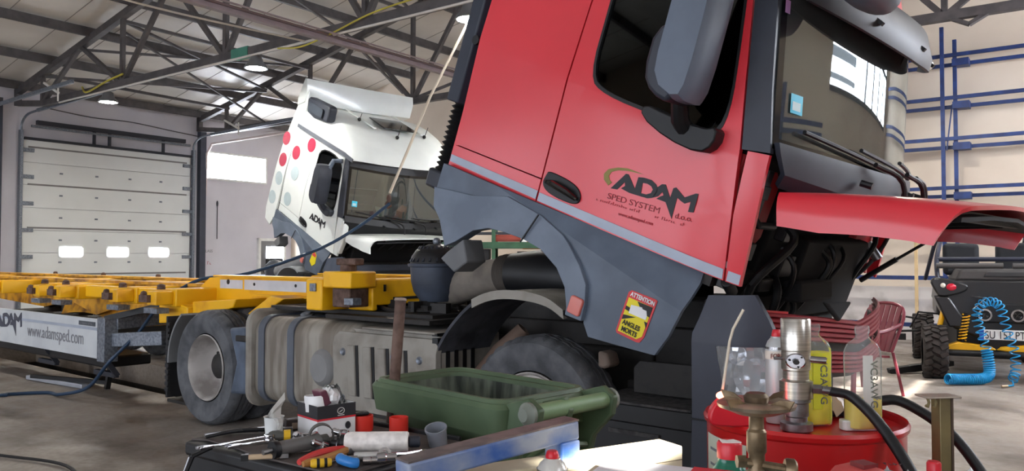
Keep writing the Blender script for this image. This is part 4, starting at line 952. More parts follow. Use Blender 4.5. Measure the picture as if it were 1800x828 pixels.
plate([(-.985, 2.94), (-.985, 3.0), (.6, 3.02), (.86, 2.99), (.86, 2.93), (.6, 2.95)], (), lambda x, z: -1.20 + .3 * max(0, x - .6) ** 2, .02, (0, -1, 0), 0, dx=.2).build('drip_rail', mat('grey rail', (92, 96, 104), .5), WT, WC)
wn = fside(-1)
for i, (x, z, c) in enumerate(DOTS):
    mb = MB(); r_ = .125
    pts = [(x + r_ * math.cos(k * math.pi / 14), z + r_ * math.sin(k * math.pi / 14)) for k in range(28)]
    plate(pts, (), (lambda x, z: wn(x, z) - .003) if x > -.98 else (lambda x, z: -1.252 + .075 * max(0, z - 2.1)), .003, (0, -1, 0), .08).build('painted_dot', mat('crimson dot', (176, 30, 66), .4) if c else mat('pale grey dot', (176, 192, 196), .4), WT, WC)
adam_logo(WT, ink, lambda x, z: wn(x, z) - .002, tf=lambda p: ((p[0] - .5) * 1.05 + .36, (p[1] - 1.65) * 1.25 + 1.70), M=WC)
bdw = [(.52, 1.0), (.62, .95), (.70, 1.03), (.68, 1.18), (.60, 1.22), (.55, 1.15)]
wsx = MB().prism(bdw, 'y', -1.292, -1.286).build('warning_sticker', mat('sticker yellow', (226, 208, 24), .5), WT, WC)
mb = MB(); mb.prism([(.55, 1.13), (.60, 1.21), (.67, 1.17), (.66, 1.13)], 'y', -1.295, -1.291); mb.build('sticker_top', mat('red sticker border', (206, 60, 62), .5), wsx, WC)
# flap, front frame, bumper, chassis in the truck's own axes
mb = MB(); mb.grid(lambda u, v: (lambda p: (p[0] + .10, p[1], p[2] - .11))(fl(u, v)), [i / 12 for i in range(13)], vv)
for s_ in (-1, 1): mb.grid(lambda u, w, s=s_: (lambda p: (p[0] + .10, p[1], p[2] - .11 - w * (.02 + .08 * min(1, u * 1.6))))(fl(u, s)), [i / 12 for i in range(13)], [0, .5, 1])
bmesh.ops.remove_doubles(mb.bm, verts=mb.bm.verts[:], dist=1e-4); mb.thicken(-.02); wf = mb.build('front_flap', white_paint, WT, ang=50)
mb = MB(); mb.grid(lambda u, v: (lambda p: (p[0] + .10, p[1], p[2] - .15))(fl(u, v)), [.05 + .9 * i / 8 for i in range(9)], [-.88, -.5, 0, .5, .88]); mb.thicken(.02); mb.bar((2.24, -.9, 1.56), (2.26, .95, 1.57), .04, .08); mb.build('flap_inner_frame', black, wf)
mb = MB(); mb.bb(.8, .93, -1.1, 1.1, 1.12, 1.9); mb.bb(.95, 1.1, -.9, .9, 1.2, 1.6); mb.build('front_bulkhead', interior, WT, WC, bevel=.02)
mb = MB()
for k in range(9): y = -1.0 + k * .22; mb.tube(spline([(1.0, y, 1.75), (1.12, y + .05, 1.6), (1.05, y - .08, 1.4), (1.0, y + .1, 1.2)], 5), .018, 6)
mb.build('hoses', black, WT, WC)
MB().prism([(1.01, 1.55), (1.12, 1.40), (1.16, 1.62), (1.10, 1.95), (.98, 2.0)], 'y', -1.2, -1.1).build('inner_white_panel', white_paint, WT, WC, bevel=.02)
mb = MB(); mb.box((1.16, -.55, 1.50), (.04, .22, .08), Matrix.Rotation(.3, 3, 'X')); mb.box((1.16, -.30, 1.46), (.04, .06, .14)); mb.build('tan_wiring_cover', mat('tan foam', (196, 160, 112), .8), WT, bevel=.01)
mb = MB(); mb.box((1.17, -.20, 1.47), (.04, .05, .16)); mb.ball((1.17, 0, 1.46), (.04, .12, .06), 10); mb.build('white_bottle_cap', white_paint, WT)
plate([(1.0, .2), (1.0, 1.12), (1.08, 1.28), (1.40, 1.30), (1.48, 1.1), (1.48, .2)], (), fc(-1), .04, (0, 1, 0), .06, dx=.06).build('bumper_corner', mat('bumper slate grey', (66, 74, 90), .5), WT)
mb = MB(); mb.grid(lambda y, w: (xgf(y) + .02 - .03 * (w > .8), y, .55 + w * .62), [-1.12 + 2.24 * k / 20 for k in range(21)], [0, .3, .34, .8, .84, 1]); mb.thicken(.03); mb.build('bumper', mat('bumper slate grey', (66, 74, 90), .5), WT, ang=20)
mb = MB(); mb.grid(lambda y, w: (xgf(y) + .05, y, .80 + w * .05), [-1.0 + 2.0 * k / 20 for k in range(21)], [0, 1]); mb.grid(lambda y, w: (xgf(y) + .05, y, 1.02 + w * .04), [-1.0 + 2.0 * k / 20 for k in range(21)], [0, 1]); mb.thicken(.02); mb.build('bumper_slots', black, WT)
mb = MB(); mb.bb(-1.4, .95, -.5, .5, .45, 1.2); mb.bb(.9, 1.35, -.9, .95, .7, 1.22); mb.build('engine', grime, WT, bevel=.02)
mb = MB(); mb.tube(spline([(-1.3, -.85, 1.0), (-.9, -.85, 1.12), (-.3, -.8, 1.25), (.1, -.7, 1.28)], 5), .12, 14); mb.build('air_duct', mat('pale grey duct', (150, 152, 154), .7), WT)
mb = MB(); mb.lathe([(.02, 0), (.18, .02), (.2, .25), (.19, .3), (.1, .38), (.001, .4)], (-1.35, -.85, .85), (0, 0, 1), 20, caps=False); mb.build('intake_pot', dark_plastic, WT)
mb = MB()
for y in (-.42, .42): mb.bb(-4.6, 1.0, y - .04, y + .04, .6, .86)
mb.bb(-3.5, -1.0, -1.0, .9, .86, .92); mb.build('chassis_frame', black, WT)
mb = MB(); mb.grid(lambda i, y: (ap[i][0] * .9 - .05, y, ap[i][1] - .12), range(len(ap)), [-1.25, -.7]); mb.thicken(.03); mb.build('front_mudguard', mat('pale mudguard', (134, 138, 142), .7), WT, ang=60)
for x in (-.03, -3.6):
    for y, s_ in ((-1.2, -1), (1.2, 1)): wheel(WT, x, y, s_, x < -1, z=.505 - .18)
mb = MB(); mb.cyl((-3.6, -1.0, .325), (-3.6, 1.0, .325), .09); mb.cyl((-.03, -1.0, .325), (-.03, 1.0, .325), .07); mb.build('axles', grime, WT)
mb = MB(); mb.rings([tank_ring(x, s_=s) for x, s in ((-2.86, .93), (-2.80, 1.0), (-1.3, 1.0), (-1.24, .93))]); mb.xf(Matrix.Translation((0, 0, -.18))); mb.build('fuel_tank', tank_m, WT, ang=40)

# ------------------------------------------------------------------ the yellow container trailer behind the red truck
TR = empty('container_trailer', M=TM.copy(), label='yellow container chassis trailer coupled behind the red truck', cat='trailer')
# front cross bolster and twistlock boxes
mb = MB(); mb.bb(-1.90, -1.62, -1.0, 1.15, 1.12, 1.31); bol = mb.build('front_bolster', yellow, TR, bevel=.012)
mb = MB(); mb.bb(-1.63, -1.612, -.82, -.5, 1.155, 1.175); mb.bb(-1.615, -1.608, -.92, -.90, 1.22, 1.27); mb.build('bolster_slot', black, bol)
mb = MB(); mb.bb(-1.92, -1.60, -1.24, -1.0, 1.25, 1.37); mb.bb(-2.12, -1.93, -1.24, -.95, 1.08, 1.31); mb.bb(-1.9, -1.62, -1.02, -.97, 1.08, 1.25); mb.build('corner_box', yellow, bol, bevel=.012)
mb = MB(); mb.bb(-1.86, -1.66, -1.2, -1.02, 1.11, 1.25); mb.cyl((-1.8, -1.1, 1.36), (-1.8, -1.1, 1.42), .06, 12); mb.box((-1.78, -1.1, 1.44), (.22, .09, .05)); mb.ball((-1.95, -1.15, 1.31), (.05, .05, .06)); mb.build('twist_lock', rust, bol, bevel=.01)
MB().bb(-2.06, -1.99, -1.255, -1.24, 1.22, 1.28).build('marker_plate', galv, bol, bevel=.004); MB().bb(-1.70, -1.60, -1.22, -1.14, 1.13, 1.18).build('marker_lamp', galv, bol, bevel=.004)
# gooseneck rails
for y in (-.62, .62):
    mb = MB()
    prof = [(-4.85, .85), (-4.72, 1.18), (-4.55, 1.27), (-4.3, 1.285), (-1.9, 1.30), (-1.9, 1.14), (-2.2, 1.13), (-3.6, 1.06), (-3.9, 1.0), (-4.2, .86)]
    mb.prism(prof, 'y', y - .012, y + .012); mb.bb(-4.35, -1.9, y - .09, y + .09, 1.285, 1.30); mb.bb(-3.7, -1.9, y - .07, y + .07, 1.115, 1.13)
    g_ = mb.build('gooseneck_rail', yellow, TR)
    if y < 0:
        mb = MB(); mb.bb(-4.35, -3.95, y - .016, y - .010, 1.17, 1.255); mb.bb(-3.92, -2.95, y - .016, y - .010, 1.165, 1.26); mb.bb(-2.92, -2.25, y - .016, y - .010, 1.165, 1.26); mb.build('white_tape', mat('white reflective tape', (206, 210, 216), .4), g_)
        mb = MB()
        for x, z, r_ in ((-2.60, 1.22, .035), (-2.28, 1.22, .045), (-3.1, 1.22, .015), (-3.75, 1.22, .015), (-2.55, 1.14, .02), (-4.2, 1.235, .025)): mb.cyl((x, y - .02, z), (x, y - .012, z), r_, 14)
        mb.build('rail_hole', black, g_)
mb = MB(); mb.bb(-4.5, -4.42, -.6, .6, 1.0, 1.25); mb.bb(-3.2, -3.1, -.6, .6, 1.14, 1.25); mb.bb(-2.4, -2.3, -.6, .6, 1.14, 1.25); mb.bb(-3.9, -2.0, -.55, .55, 1.13, 1.15); mb.build('cross_member', yellow_rusty, TR)
mb = MB(); mb.prism([(-4.3, .88), (-3.6, 1.02), (-3.55, 1.1), (-4.3, 1.05)], 'y', -.95, -.62); mb.prism([(-3.3, .95), (-2.9, 1.12), (-3.1, 1.14), (-3.45, .97)], 'y', -.9, -.3); mb.prism([(-4.85, .82), (-4.3, .86), (-4.3, 1.0), (-4.85, 1.1)], 'y', -1.0, -.6); mb.build('gusset', yellow, TR, bevel=.01)
# main rails and long deck beams
for y in (-.5, .5):
    mb = MB(); mb.prism([(-14.5, .98), (-14.5, 1.16), (-4.5, 1.2), (-4.5, .82), (-4.9, .70), (-5.3, .88), (-6.0, .72), (-6.6, .92), (-7.4, .76), (-8.2, .92), (-9, .8)], 'y', y - .02, y + .02); mb.bb(-14.5, -4.4, y - .1, y + .1, 1.17, 1.20); mb.build('main_rail', yellow_rusty, TR)
for y in (-1.12, 1.12):
    mb = MB()
    for x0, x1 in ((-14.5, -9.3),): mb.bb(x0, x1, y - .05, y + .05, 1.04, 1.17)
    mb.build('side_rail', yellow, TR, bevel=.008)
for i, x in enumerate((-4.55, -5.35, -6.75, -7.35, -9.1, -11.0, -13.0)):
    mb = MB(); mb.bb(x - .13, x + .13, -1.05, 1.05, 1.0, 1.17); b_ = mb.build('cross_bolster', yellow, TR, bevel=.01)
    for q0, q1 in ((-1.22, -1.05), (1.05, 1.22)): MB().bb(x - .10, x + .08, q0, q1, 1.02, 1.15).build('bolster_end', yellow, b_, bevel=.008)
    for s_ in (-1, 1):
        mb = MB(); mb.box((x - .1, s_ * 1.235, 1.08), (.16, .05, .07)); mb.ball((x - .14, s_ * 1.23, 1.12), .035, 8); mb.build('twist_lock', rust, b_)
        mb = MB(); mb.cyl((x - .02, s_ * 1.12, 1.165), (x - .02, s_ * 1.12, 1.19), .04, 10); mb.ball((x - .02, s_ * 1.12, 1.20), (.055, .035, .02), 10); mb.build('lock_head', rust, b_)
    mb = MB(); mb.box((x - .05, -1.15, .965), (.26, .12, .05)); mb.build('lock_plate', galv, b_)
# extra yellow longitudinal boxes seen near the front
for x0, x1, y in ((-6.55, -5.45, -.95), (-5.3, -4.6, -.98)):
    mb = MB(); mb.bb(x0, x1, y - .05, y + .05, 1.03, 1.16); mb.build('outer_rail', yellow, TR, bevel=.01)
mb = MB(); mb.grid(lambda u, w: (-8.6 + 4.0 * u, -.46 + .1 * w, .72 + .3 * w + .05 * math.sin(9 * u)), [i / 12 for i in range(13)], [0, .5, 1]); mb.thicken(.02); mb.build('side_plate', yellow_rusty, TR)
# side guard board with lettering
sg = MB().bb(-9.6, -5.66, -1.235, -1.205, .425, .835).build('side_guard', mat('off white board', (192, 196, 198), .5, c2=(176, 180, 184), scale=2), TR, bevel=.004)
MB().bb(-9.6, -5.68, -1.238, -1.234, .715, .745).build('guard_stripe', mat('pale grey stripe', (158, 166, 180), .5), sg)
MB().bb(-5.67, -5.50, -1.24, -1.10, .40, .85).build('guard_end_plate', galv, sg, bevel=.004)
MB().bb(-6.12, -5.72, -1.239, -1.234, .755, .80).build('type_plate', mat('dark small plate', (72, 76, 82), .5), sg)
gin = mat('grey lettering', (128, 128, 134), .6)
text('lettering', 'www.adamsped.com', .20, gin, sg, wallframe((-7.55, -1.238, .55), (1, 0, 0), (0, 0, 1)), sx=.93)
scribble('type_plate_print', .30, .02, 14, gin, sg, wallframe((-6.08, -1.2395, .767), (1, 0, 0), (0, 0, 1)))
adam_logo(sg, mat('slate lettering', (64, 66, 78), .6), lambda x, z: -1.2365, tf=lambda p: ((p[0] - .27) * 1.75 - 8.6, (p[1] - 1.59) * 1.75 + .585))
mb = MB(); mb.bar((-5.5, -1.12, .80), (-5.5, .2, .86), .05, .14); mb.bar((-5.55, -1.15, .62), (-4.75, -1.0, .68), .05, .14); mb.build('guard_bar', galv, TR, bevel=.006)
mb = MB(); mb.bar((-5.6, -1.18, .84), (-5.0, -.7, 1.02), .07, .06); mb.build('guard_strap', black, TR)
mb = MB(); mb.bb(-4.95, -4.75, -.75, -.5, .3, 1.0); mb.bb(-4.95, -4.75, .5, .75, .3, 1.0); mb.bb(-4.9, -4.8, -.5, .5, .55, .65); mb.build('landing_leg', black_line, TR, bevel=.01)
mb = MB(); mb.bb(-4.96, -4.74, -.76, -.745, .70, .80); mb.build('blue_patch', mat('blue patch', (58, 92, 150), .5), TR)
mb = MB(); mb.bb(-5.05, -4.65, -.8, -.45, 0, .03); mb.bb(-5.05, -4.65, .45, .8, 0, .03); mb.bb(-4.92, -4.78, -.7, -.55, .03, .3); mb.bb(-4.92, -4.78, .55, .7, .03, .3); mb.build('landing_foot', grime, TR)
mb = MB(); mb.bb(-9.4, -5.8, -1.1, -.6, .30, .42); mb.bb(-9.4, -5.75, .5, 1.1, .35, .9); mb.build('under_box', black, TR, bevel=.02)
for x in (-9.9, -11.2, -12.5):
    for y, s_ in ((-1.2, -1), (1.2, 1)): wheel(TR, x, y, s_, False)
for x in (-8.9,): wheel(TR, x, 1.2, 1, False)
mb = MB()
for x in (-9.9, -11.2, -12.5): mb.cyl((x, -1, .505), (x, 1, .505), .08)
mb.build('axles', grime, TR)
for x in (-5.75, -7.3): 
    mb = MB(); mb.bar((x, -1.15, .45), (x + .02, -1.0, .22), .05, .05); mb.bar((x, -1.0, .22), (x - .5, -1.0, .22), .05, .05); mb.build('guard_leg', black_line, TR)

# things lying by and hanging over the trailer
def world_pts(L, M): return [M @ Vector(p) for p in L]
t = empty('metal_bar', M=TM @ Matrix.Translation((-7.0, -1.25, 0)), label='pale flat metal bar lying on the floor under the side board', cat='metal bar')
mb = MB(); mb.bar((-.75, .12, .03), (.5, .25, .03), .10, .05); mb.build('bar', mat('pale metal bar', (182, 186, 194), .4, metal=.5), t, bevel=.008)
mb = MB(); mb.bar((-.5, .05, .07), (.8, .35, .09), .04, .04); mb.bar((.8, .35, .02), (.85, .37, .3), .05, .05); mb.build('dark_bar', black, t)
hose_m = mat('dark blue rubber hose', (26, 52, 78), .5)
pts = [(-1.425, 9.2, 2.10), (-1.75, 9.05, 1.83), (-2.152, 8.8, 1.565), (-2.837, 8.5, 1.30), (-3.3, 8.35, 1.235), (-3.62, 8.2, 1.0), (-3.80, 8.05, .7), (-4.05, 7.98, .42), (-4.35, 8.15, .14), (-4.75, 8.35, .035), (-5.0, 8.55, .02), (-5.35, 8.45, .02), (-5.402, 8.388, .02), (-6.2, 8.3, .02)]
o = MB().tube(spline(pts, 7), .018, 8).build('air_hose', hose_m); tag(o, 'dark blue air hose running from the hanging rope over the trailer to the floor', 'hose')
t = empty('hoist_rope', (-1.425, 9.2, 2.1), 0, 'pale hanging rope with a hook in front of the white cab', 'rope')
mb = MB(); mb.tube([(0, 0, 0.12), (.42, .47, 1.35), (.95, 1.05, 2.64)], .017, 8); mb.build('rope', mat('cream rope', (208, 198, 178), .8, bump=.4, bscale=200), t)
mb = MB(); mb.ball((-.01, 0, .06), (.03, .03, .05)); mb.tube(spline([(-.02, 0, .03), (-.05, 0, -.01), (-.02, 0, -.05), (.02, 0, -.02)], 4), .012, 6); mb.build('hook', rust, t)
pts = [(-2.6, 4.85, .02), (-3.1, 5.55, .02), (-3.76, 5.85, .02), (-4.6, 6.2, .02)]
o = MB().tube(spline(pts, 7), .012, 6).build('floor_cable', black); tag(o, 'thin black cable on the floor at the bottom left', 'cable')
# ------------------------------------------------------------------ black off-road buggy at the right, seen from behind
bug = empty('off_road_buggy', (6.02, 9.98, 0), R(-24), 'black and yellow off-road buggy seen from behind by the back wall', 'buggy')
def knobby(x, y, r=.31, w=.27):
    mb = MB(); mb.lathe([(.17, -w / 2), (.25, -w / 2), (r - .02, -w / 2 + .02), (r, -w / 2 + .05), (r, w / 2 - .05), (r - .02, w / 2 - .02), (.25, w / 2), (.17, w / 2)], (x, y, r), (1, 0, 0), 40, caps=False)
    t = mb.build('tyre', mat('dusty knobbly tyre', (58, 52, 50), .9, c2=(40, 36, 34), scale=9), bug)
    mb = MB()
    for k in range(22):
        a = 2 * math.pi * k / 22
        for j, q in enumerate((-.085, 0, .085)):
            aa = a + j * .14; c = Vector((x + q, y + math.cos(aa) * (r + .008), r + math.sin(aa) * (r + .008)))
            mb.box(c, (.085, .05, .03), Matrix.Rotation(aa - math.pi / 2, 3, 'X') @ Matrix.Rotation(.45 * (1 if j != 1 else -1), 3, 'Z'))
    mb.build('tread_blocks', mat('dusty knobbly tyre', (58, 52, 50), .9), t)
    MB().lathe([(.17, -.08), (.15, 0), (.05, .02), (.05, .08)], (x, y, r), (1, 0, 0), 20).build('rim', black, t)
for x, y in ((-.66, -.5), (.72, -.5), (-.66, 1.6), (.72, 1.6)): knobby(x, y)
bk = mat('buggy black plastic', (24, 24, 27), .35, coat=.2)
bg2 = mat('buggy grey plastic', (70, 68, 68), .6)
mb = MB(); mb.prism([(-.62, .95), (-.60, 1.12), (-.40, 1.20), (.5, 1.20), (.72, 1.12), (.72, .80), (.55, .55), (-.2, .50), (-.45, .60)], 'y', -.45, .5); mb.build('rear_body', bk, bug, bevel=.03, seg=3)
mb = MB(); mb.prism([(-.42, 1.19), (-.36, 1.33), (.55, 1.33), (.62, 1.19)], 'y', -.42, .6); bed = mb.build('cargo_cover', bg2, bug, bevel=.03, seg=3)
mb = MB(); mb.prism([(-.12, 1.24), (-.08, 1.30), (.5, 1.30), (.5, 1.24)], 'y', -.44, -.42); mb.build('cover_panel', mat('dim grey panel', (52, 52, 54), .5), bed, bevel=.01)
mb = MB(); mb.prism(smooth_loop([(-.70, 1.18), (-.64, 1.24), (-.30, 1.16), (-.28, 1.08), (-.40, 1.02), (-.60, .98), (-.66, 1.08)], 1), 'y', -.52, -.38); lamp_b = mb.build('tail_lamp_pod', bk, bug, bevel=.02)
MB().ball((-.47, -.52, 1.11), (.055, .02, .045)).build('tail_lamp', mat('red tail lens', (200, 20, 50), .2, coat=.6), lamp_b)
MB().ball((-.56, -.52, 1.13), (.03, .02, .03)).build('reverse_lamp', mat('pale lamp lens', (235, 232, 220), .2), lamp_b)
MB().prism(smooth_loop([(.44, 1.12), (.6, 1.22), (.82, 1.2), (.8, 1.02), (.6, .98)], 1), 'y', -.52, -.38).build('tail_lamp_pod', black_gloss, bug, bevel=.02)
mb = MB(); mb.prism([(-.66, 1.0), (-.5, 1.0), (-.35, .75), (-.35, .62), (-.5, .62)], 'y', -.5, -.3); mb.build('rear_fender', bk, bug, bevel=.02)
yb = mat('buggy yellow', (226, 170, 12), .4)
mb = MB(); mb.bar((-.60, -.46, .62), (-.54, -.42, .86), .05, .05); mb.prism([(-.60, .37), (-.40, .44), (-.05, .40), (0, .36), (-.2, .33), (-.5, .32)], 'y', -.5, -.35); mb.prism([(.60, .37), (.40, .44), (.05, .40), (0, .36), (.2, .33), (.5, .32)], 'y', -.5, -.35); mb.build('suspension_arm', yb, bug, bevel=.012)
mb = MB()
pts = [(-.36 + .05 * (k / 60) + .042 * math.cos(k * .9), -.47 + .042 * math.sin(k * .9), .46 + .32 * k / 60) for k in range(61)]
mb.tube(pts, .009, 6); mb.build('coil_spring', yb, bug)
MB().cyl((-.36, -.47, .44), (-.31, -.47, .80), .022, 10).build('shock_absorber', black, bug)
for x in (-.12, .22): MB().lathe([(.07, 0), (.075, -.08), (.055, -.08), (.05, -.02), (.001, -.02)], (x, -.46, .78), (0, 1, 0), 20, caps=False).build('exhaust_tip', chrome, bug)
mb = MB(); mb.bb(-.2, .5, -.48, -.4, .68, .92); mb.bb(-.15, .55, -.45, -.2, .25, .5); mb.cyl((-.62, -.5, .31), (.7, -.5, .31), .04); mb.cyl((-.62, 1.6, .31), (.7, 1.6, .31), .04); mb.bb(-.4, .45, -.3, 1.9, .28, .6); mb.build('under_frame', black, bug, bevel=.02)
mb = MB(); mb.bb(-.18, .36, -.53, -.52, .485, .605); npb = mb.build('number_plate', mat('number plate white', (232, 232, 230), .4), bug, bevel=.004)
MB().bb(-.18, -.135, -.533, -.529, .482, .608).build('plate_blue_band', mat('plate blue', (30, 80, 180), .4), npb)
text('plate_lettering', 'SU 151 PT', .13, ink, npb, wallframe((-.125, -.535, .50), (1, 0, 0), (0, 0, 1)), sx=.74)
mb = MB()
for x in (-.60, .66):
    mb.tube(spline([(x, -.35, 1.15), (x, -.2, 1.45), (x * .85, .3, 1.75), (x * .85, 1.1, 1.72), (x, 1.9, 1.15)], 5), .028, 8)
mb.tube([(-.6, -.2, 1.45), (.66, -.2, 1.45)], .028, 8); mb.tube([(-.52, .3, 1.75), (.56, .3, 1.75)], .028, 8); mb.build('roll_cage', mat('dark navy tube', (34, 38, 56), .4), bug)
mb = MB(); mb.tube([(-.62, -.36, 1.37), (.1, -.36, 1.37)], .035, 10); mb.tube([(.2, -.36, 1.37), (.7, -.36, 1.37)], .035, 10); mb.build('rack_bar', bg2, bug)
mb = MB(); mb.box((-.28, .35, 1.45), (.42, .12, .42)); mb.box((.32, .35, 1.45), (.42, .12, .42)); mb.build('bucket_seat', seat_m, bug, bevel=.06, seg=3)
mb = MB(); mb.bb(-.5, .56, 1.3, 2.1, .62, 1.05); mb.build('front_body', bk, bug, bevel=.08, seg=3)
mb = MB(); mb.tube([(-1.05, .1, .50), (-.80, .05, .52), (-.66, .1, .56), (-.72, .12, .66), (-1.0, .12, .70), (-1.05, .1, .50)], .016, 8); mb.tube([(-.9, .1, .55), (-.8, .1, .76), (-.55, .1, .74)], .014, 8); mb.box((-1.08, .1, .43), (.26, .1, .08)); mb.build('tow_frame', black, bug, bevel=.01)
# tool resting low under the buggy
o = MB().prism([(-.4, 0), (-.42, .06), (-.05, .12), (.4, .16), (.4, .10), (-.1, .02)], 'y', -.05, .05).build('low_jack', black, None, None, .01, loc=(5.2, 10.1, 0)); tag(o, 'low black jack on the floor left of the buggy tyre', 'jack')
# curly blue air line draped on the exhaust
def coil(path, r0, turns, wr):
    P_ = spline(path, 10); L = len(P_); out = []
    N = turns * 12
    for k in range(N + 1):
        q = k / N * (L - 1); i = min(int(q), L - 2); p = P_[i].lerp(P_[i + 1], q - i); t_ = (P_[i + 1] - P_[i]).normalized()
        n_ = t_.orthogonal().normalized() if abs(t_.z) > .99 else t_.cross(Vector((0, 1, 0))).normalized(); b_ = t_.cross(n_)
        n_ = Vector((0, -1, 0)); n_ = (n_ - t_ * n_.dot(t_)).normalized(); b_ = t_.cross(n_)
        a = 2 * math.pi * k / 12; out.append(p + n_ * math.cos(a) * r0 + b_ * math.sin(a) * r0)
    return out
blue = mat('bright blue air line', (24, 140, 196), .4)
t = empty('coiled_air_line', (5.42, 9.28, 0), 0, 'bright blue curly air line hanging behind the buggy and lying on the floor', 'air line')
mb = MB(); mb.tube(coil([(-.42, -.15, .075), (-.20, -.12, .07), (.02, -.1, .075), (.11, -.08, .14), (.10, -.05, .4)], .055, 38, .008), .010, 5); mb.build('tight_coil', blue, t)
mb = MB(); mb.tube(coil([(.10, -.05, .4), (.06, 0, .62), (.02, 0, .80), (.09, 0, .93), (.22, 0, .95), (.31, 0, .86), (.36, -.02, .62), (.42, -.05, .38), (.40, -.1, .16), (.33, -.15, .06)], .05, 26, .008), .008, 5); mb.build('loose_coil', blue, t)
mb = MB(); mb.tube([(.33, -.15, .06), (.28, -.25, .02), (.18, -.3, .02)], .009, 6); mb.build('line_end', blue, t)
MB().cyl((.18, -.3, .02), (.10, -.32, .02), .014, 10).build('brass_fitting', mat('pale brass', (200, 180, 150), .35, metal=.7), t)
mb = MB(); mb.tube([(-.02, 0, .87), (.14, 0, 1.0), (.14, .3, 1.0)], .006, 6); mb.build('hanging_hook', steel, t)

# ------------------------------------------------------------------ dark red plastic chair
ch = empty('plastic_chair', (3.76, 8.65, 0), R(-75), 'dark red plastic garden chair half hidden behind the bumper', 'chair')
cr = mat('dark red chair plastic', (112, 36, 50), .4)
mb = MB(); mb.grid(lambda u, w: (-.24 + .48 * u, -.22 + .44 * w, .44 + .02 * math.cos(3 * w)), [i / 6 for i in range(7)], [i / 6 for i in range(7)]); mb.thicken(.02); mb.build('seat', cr, ch)
mb = MB()
for k in range(6): x = -.2 + .08 * k; mb.bar((x, .22, .46), (x * 1.1, .38, .95 - .3 * x * x), .065, .015, up=(0, 1, 0))
mb.tube(spline([(-.26, .22, .46), (-.27, .38, .88), (0, .40, .97), (.27, .38, .88), (.26, .22, .46)], 5), .02, 8); mb.build('backrest', cr, ch)
for x in (-.28, .28):
    mb = MB(); mb.tube(spline([(x, .34, .76), (x, .1, .68), (x, -.24, .67), (x, -.27, .58)], 5), .024, 8); mb.build('armrest', cr, ch)
    for y, q in ((-.24, 1), (.26, 1)):
        mb = MB(); mb.bar((x * .9, y * .95, .46 if y > 0 else .62), (x * 1.1, y * 1.25, 0), .05, .03); mb.build('leg', cr, ch, bevel=.006)

# ------------------------------------------------------------------ green shelving and clutter seen under the wheel arch
gm_ = mat('shelf green', (54, 92, 66), .6, c2=(46, 78, 58))
sh = empty('green_shelf', (0, 12.9, 0), R(-3), 'green steel shelving seen through the red cab wheel arch', 'shelf')
for x in (-1.05, -.28, 1.35):
    mb = MB(); mb.bb(x - .03, x + .03, -.3, -.24, 0, 2.0); mb.bb(x - .03, x + .03, .24, .3, 0, 2.0); mb.build('upright', gm_, sh)
for z in (.45, .95, 1.30, 1.62):
    mb = MB(); mb.bb(-1.1, 1.4, -.32, .32, z, z + .1); mb.build('shelf_board', gm_ if z != .95 else mat('pale dusty shelf', (160, 152, 138), .8), sh)
mb = MB(); mb.bb(-1.05, 1.35, .27, .29, 1.85, 1.88); mb.bb(-1.05, 1.35, -.29, -.27, 1.85, 1.88); mb.build('rail', black_line, sh)
items = [('parts_box', (.62, 0, 1.76), (.9, .4, .3), (196, 128, 66), 'brown cardboard box on the top shelf'), ('red_bracket', (-.0, -.12, 1.78), (.6, .1, .10), (168, 78, 66), 'faded red metal bracket on the green shelf'),
         ('tool_case', (-.6, -.1, 1.50), (.5, .35, .2), (30, 30, 32), 'black tool case on the green shelf'), ('tool_case', (.5, -.05, 1.48), (.8, .35, .16), (26, 26, 28), 'long black case under the red frame'),
         ('green_canister', (-.2, -.1, .65), (.26, .26, .2), (30, 84, 52), 'green canister low on the shelf'), ('red_case', (.3, -.1, 1.1), (.3, .2, .1), (180, 30, 50), 'small bright red case on the pale shelf'),
         ('parts_box', (-.8, -.1, 1.12), (.4, .3, .15), (120, 80, 72), 'dull brown box at the left on the shelf')]
for n_, c_, d_, k_, lab in items:
    q = Vector(c_); m4 = Matrix.Translation((0, 12.9, 0)) @ Matrix.Rotation(R(-3), 4, 'Z')
    mb = MB(); mb.box((0, 0, 0), d_); mb.box((0, 0, d_[2] / 2), (d_[0] * 1.02, d_[1] * 1.02, .02))
    o = mb.build(n_, mat(n_ + ' %d' % k_[0], k_, .7), None, None, .008); o.matrix_world = m4 @ Matrix.Translation(q); tag(o, lab, 'box' if 'case' not in n_ else 'case')
for i, x in enumerate((.2, -.7, 1.2)):
    o = MB().lathe([(.05, 0), (.05, .1), (.02, .13), (.02, .16)], (0, 0, 0), (0, 0, 1), 12).build('white_bottle', mat('white plastic bottle', (225, 225, 222), .5)); o.matrix_world = m4 @ Matrix.Translation((x, -.22, 1.72 if i != 1 else 1.40)); tag(o, ['small white bottle on top of the red frame', 'small white bottle on the left of the shelf', 'small white bottle at the right end of the top shelf'][i], 'bottle')

# ------------------------------------------------------------------ green wheelie bin
bn = empty('wheelie_bin', (-.108, 2.845, 0), math.atan2(-.72, .69) + 0, 'large dirty green wheelie bin without lid beside the red truck', 'waste bin')
gB = mat('bin green', (82, 100, 72), .55, c2=(62, 80, 56), scale=3)
gI = mat('grimy bin inside', (104, 112, 98), .8, c2=(44, 50, 44), scale=5, stretch=(4, 4, .8))
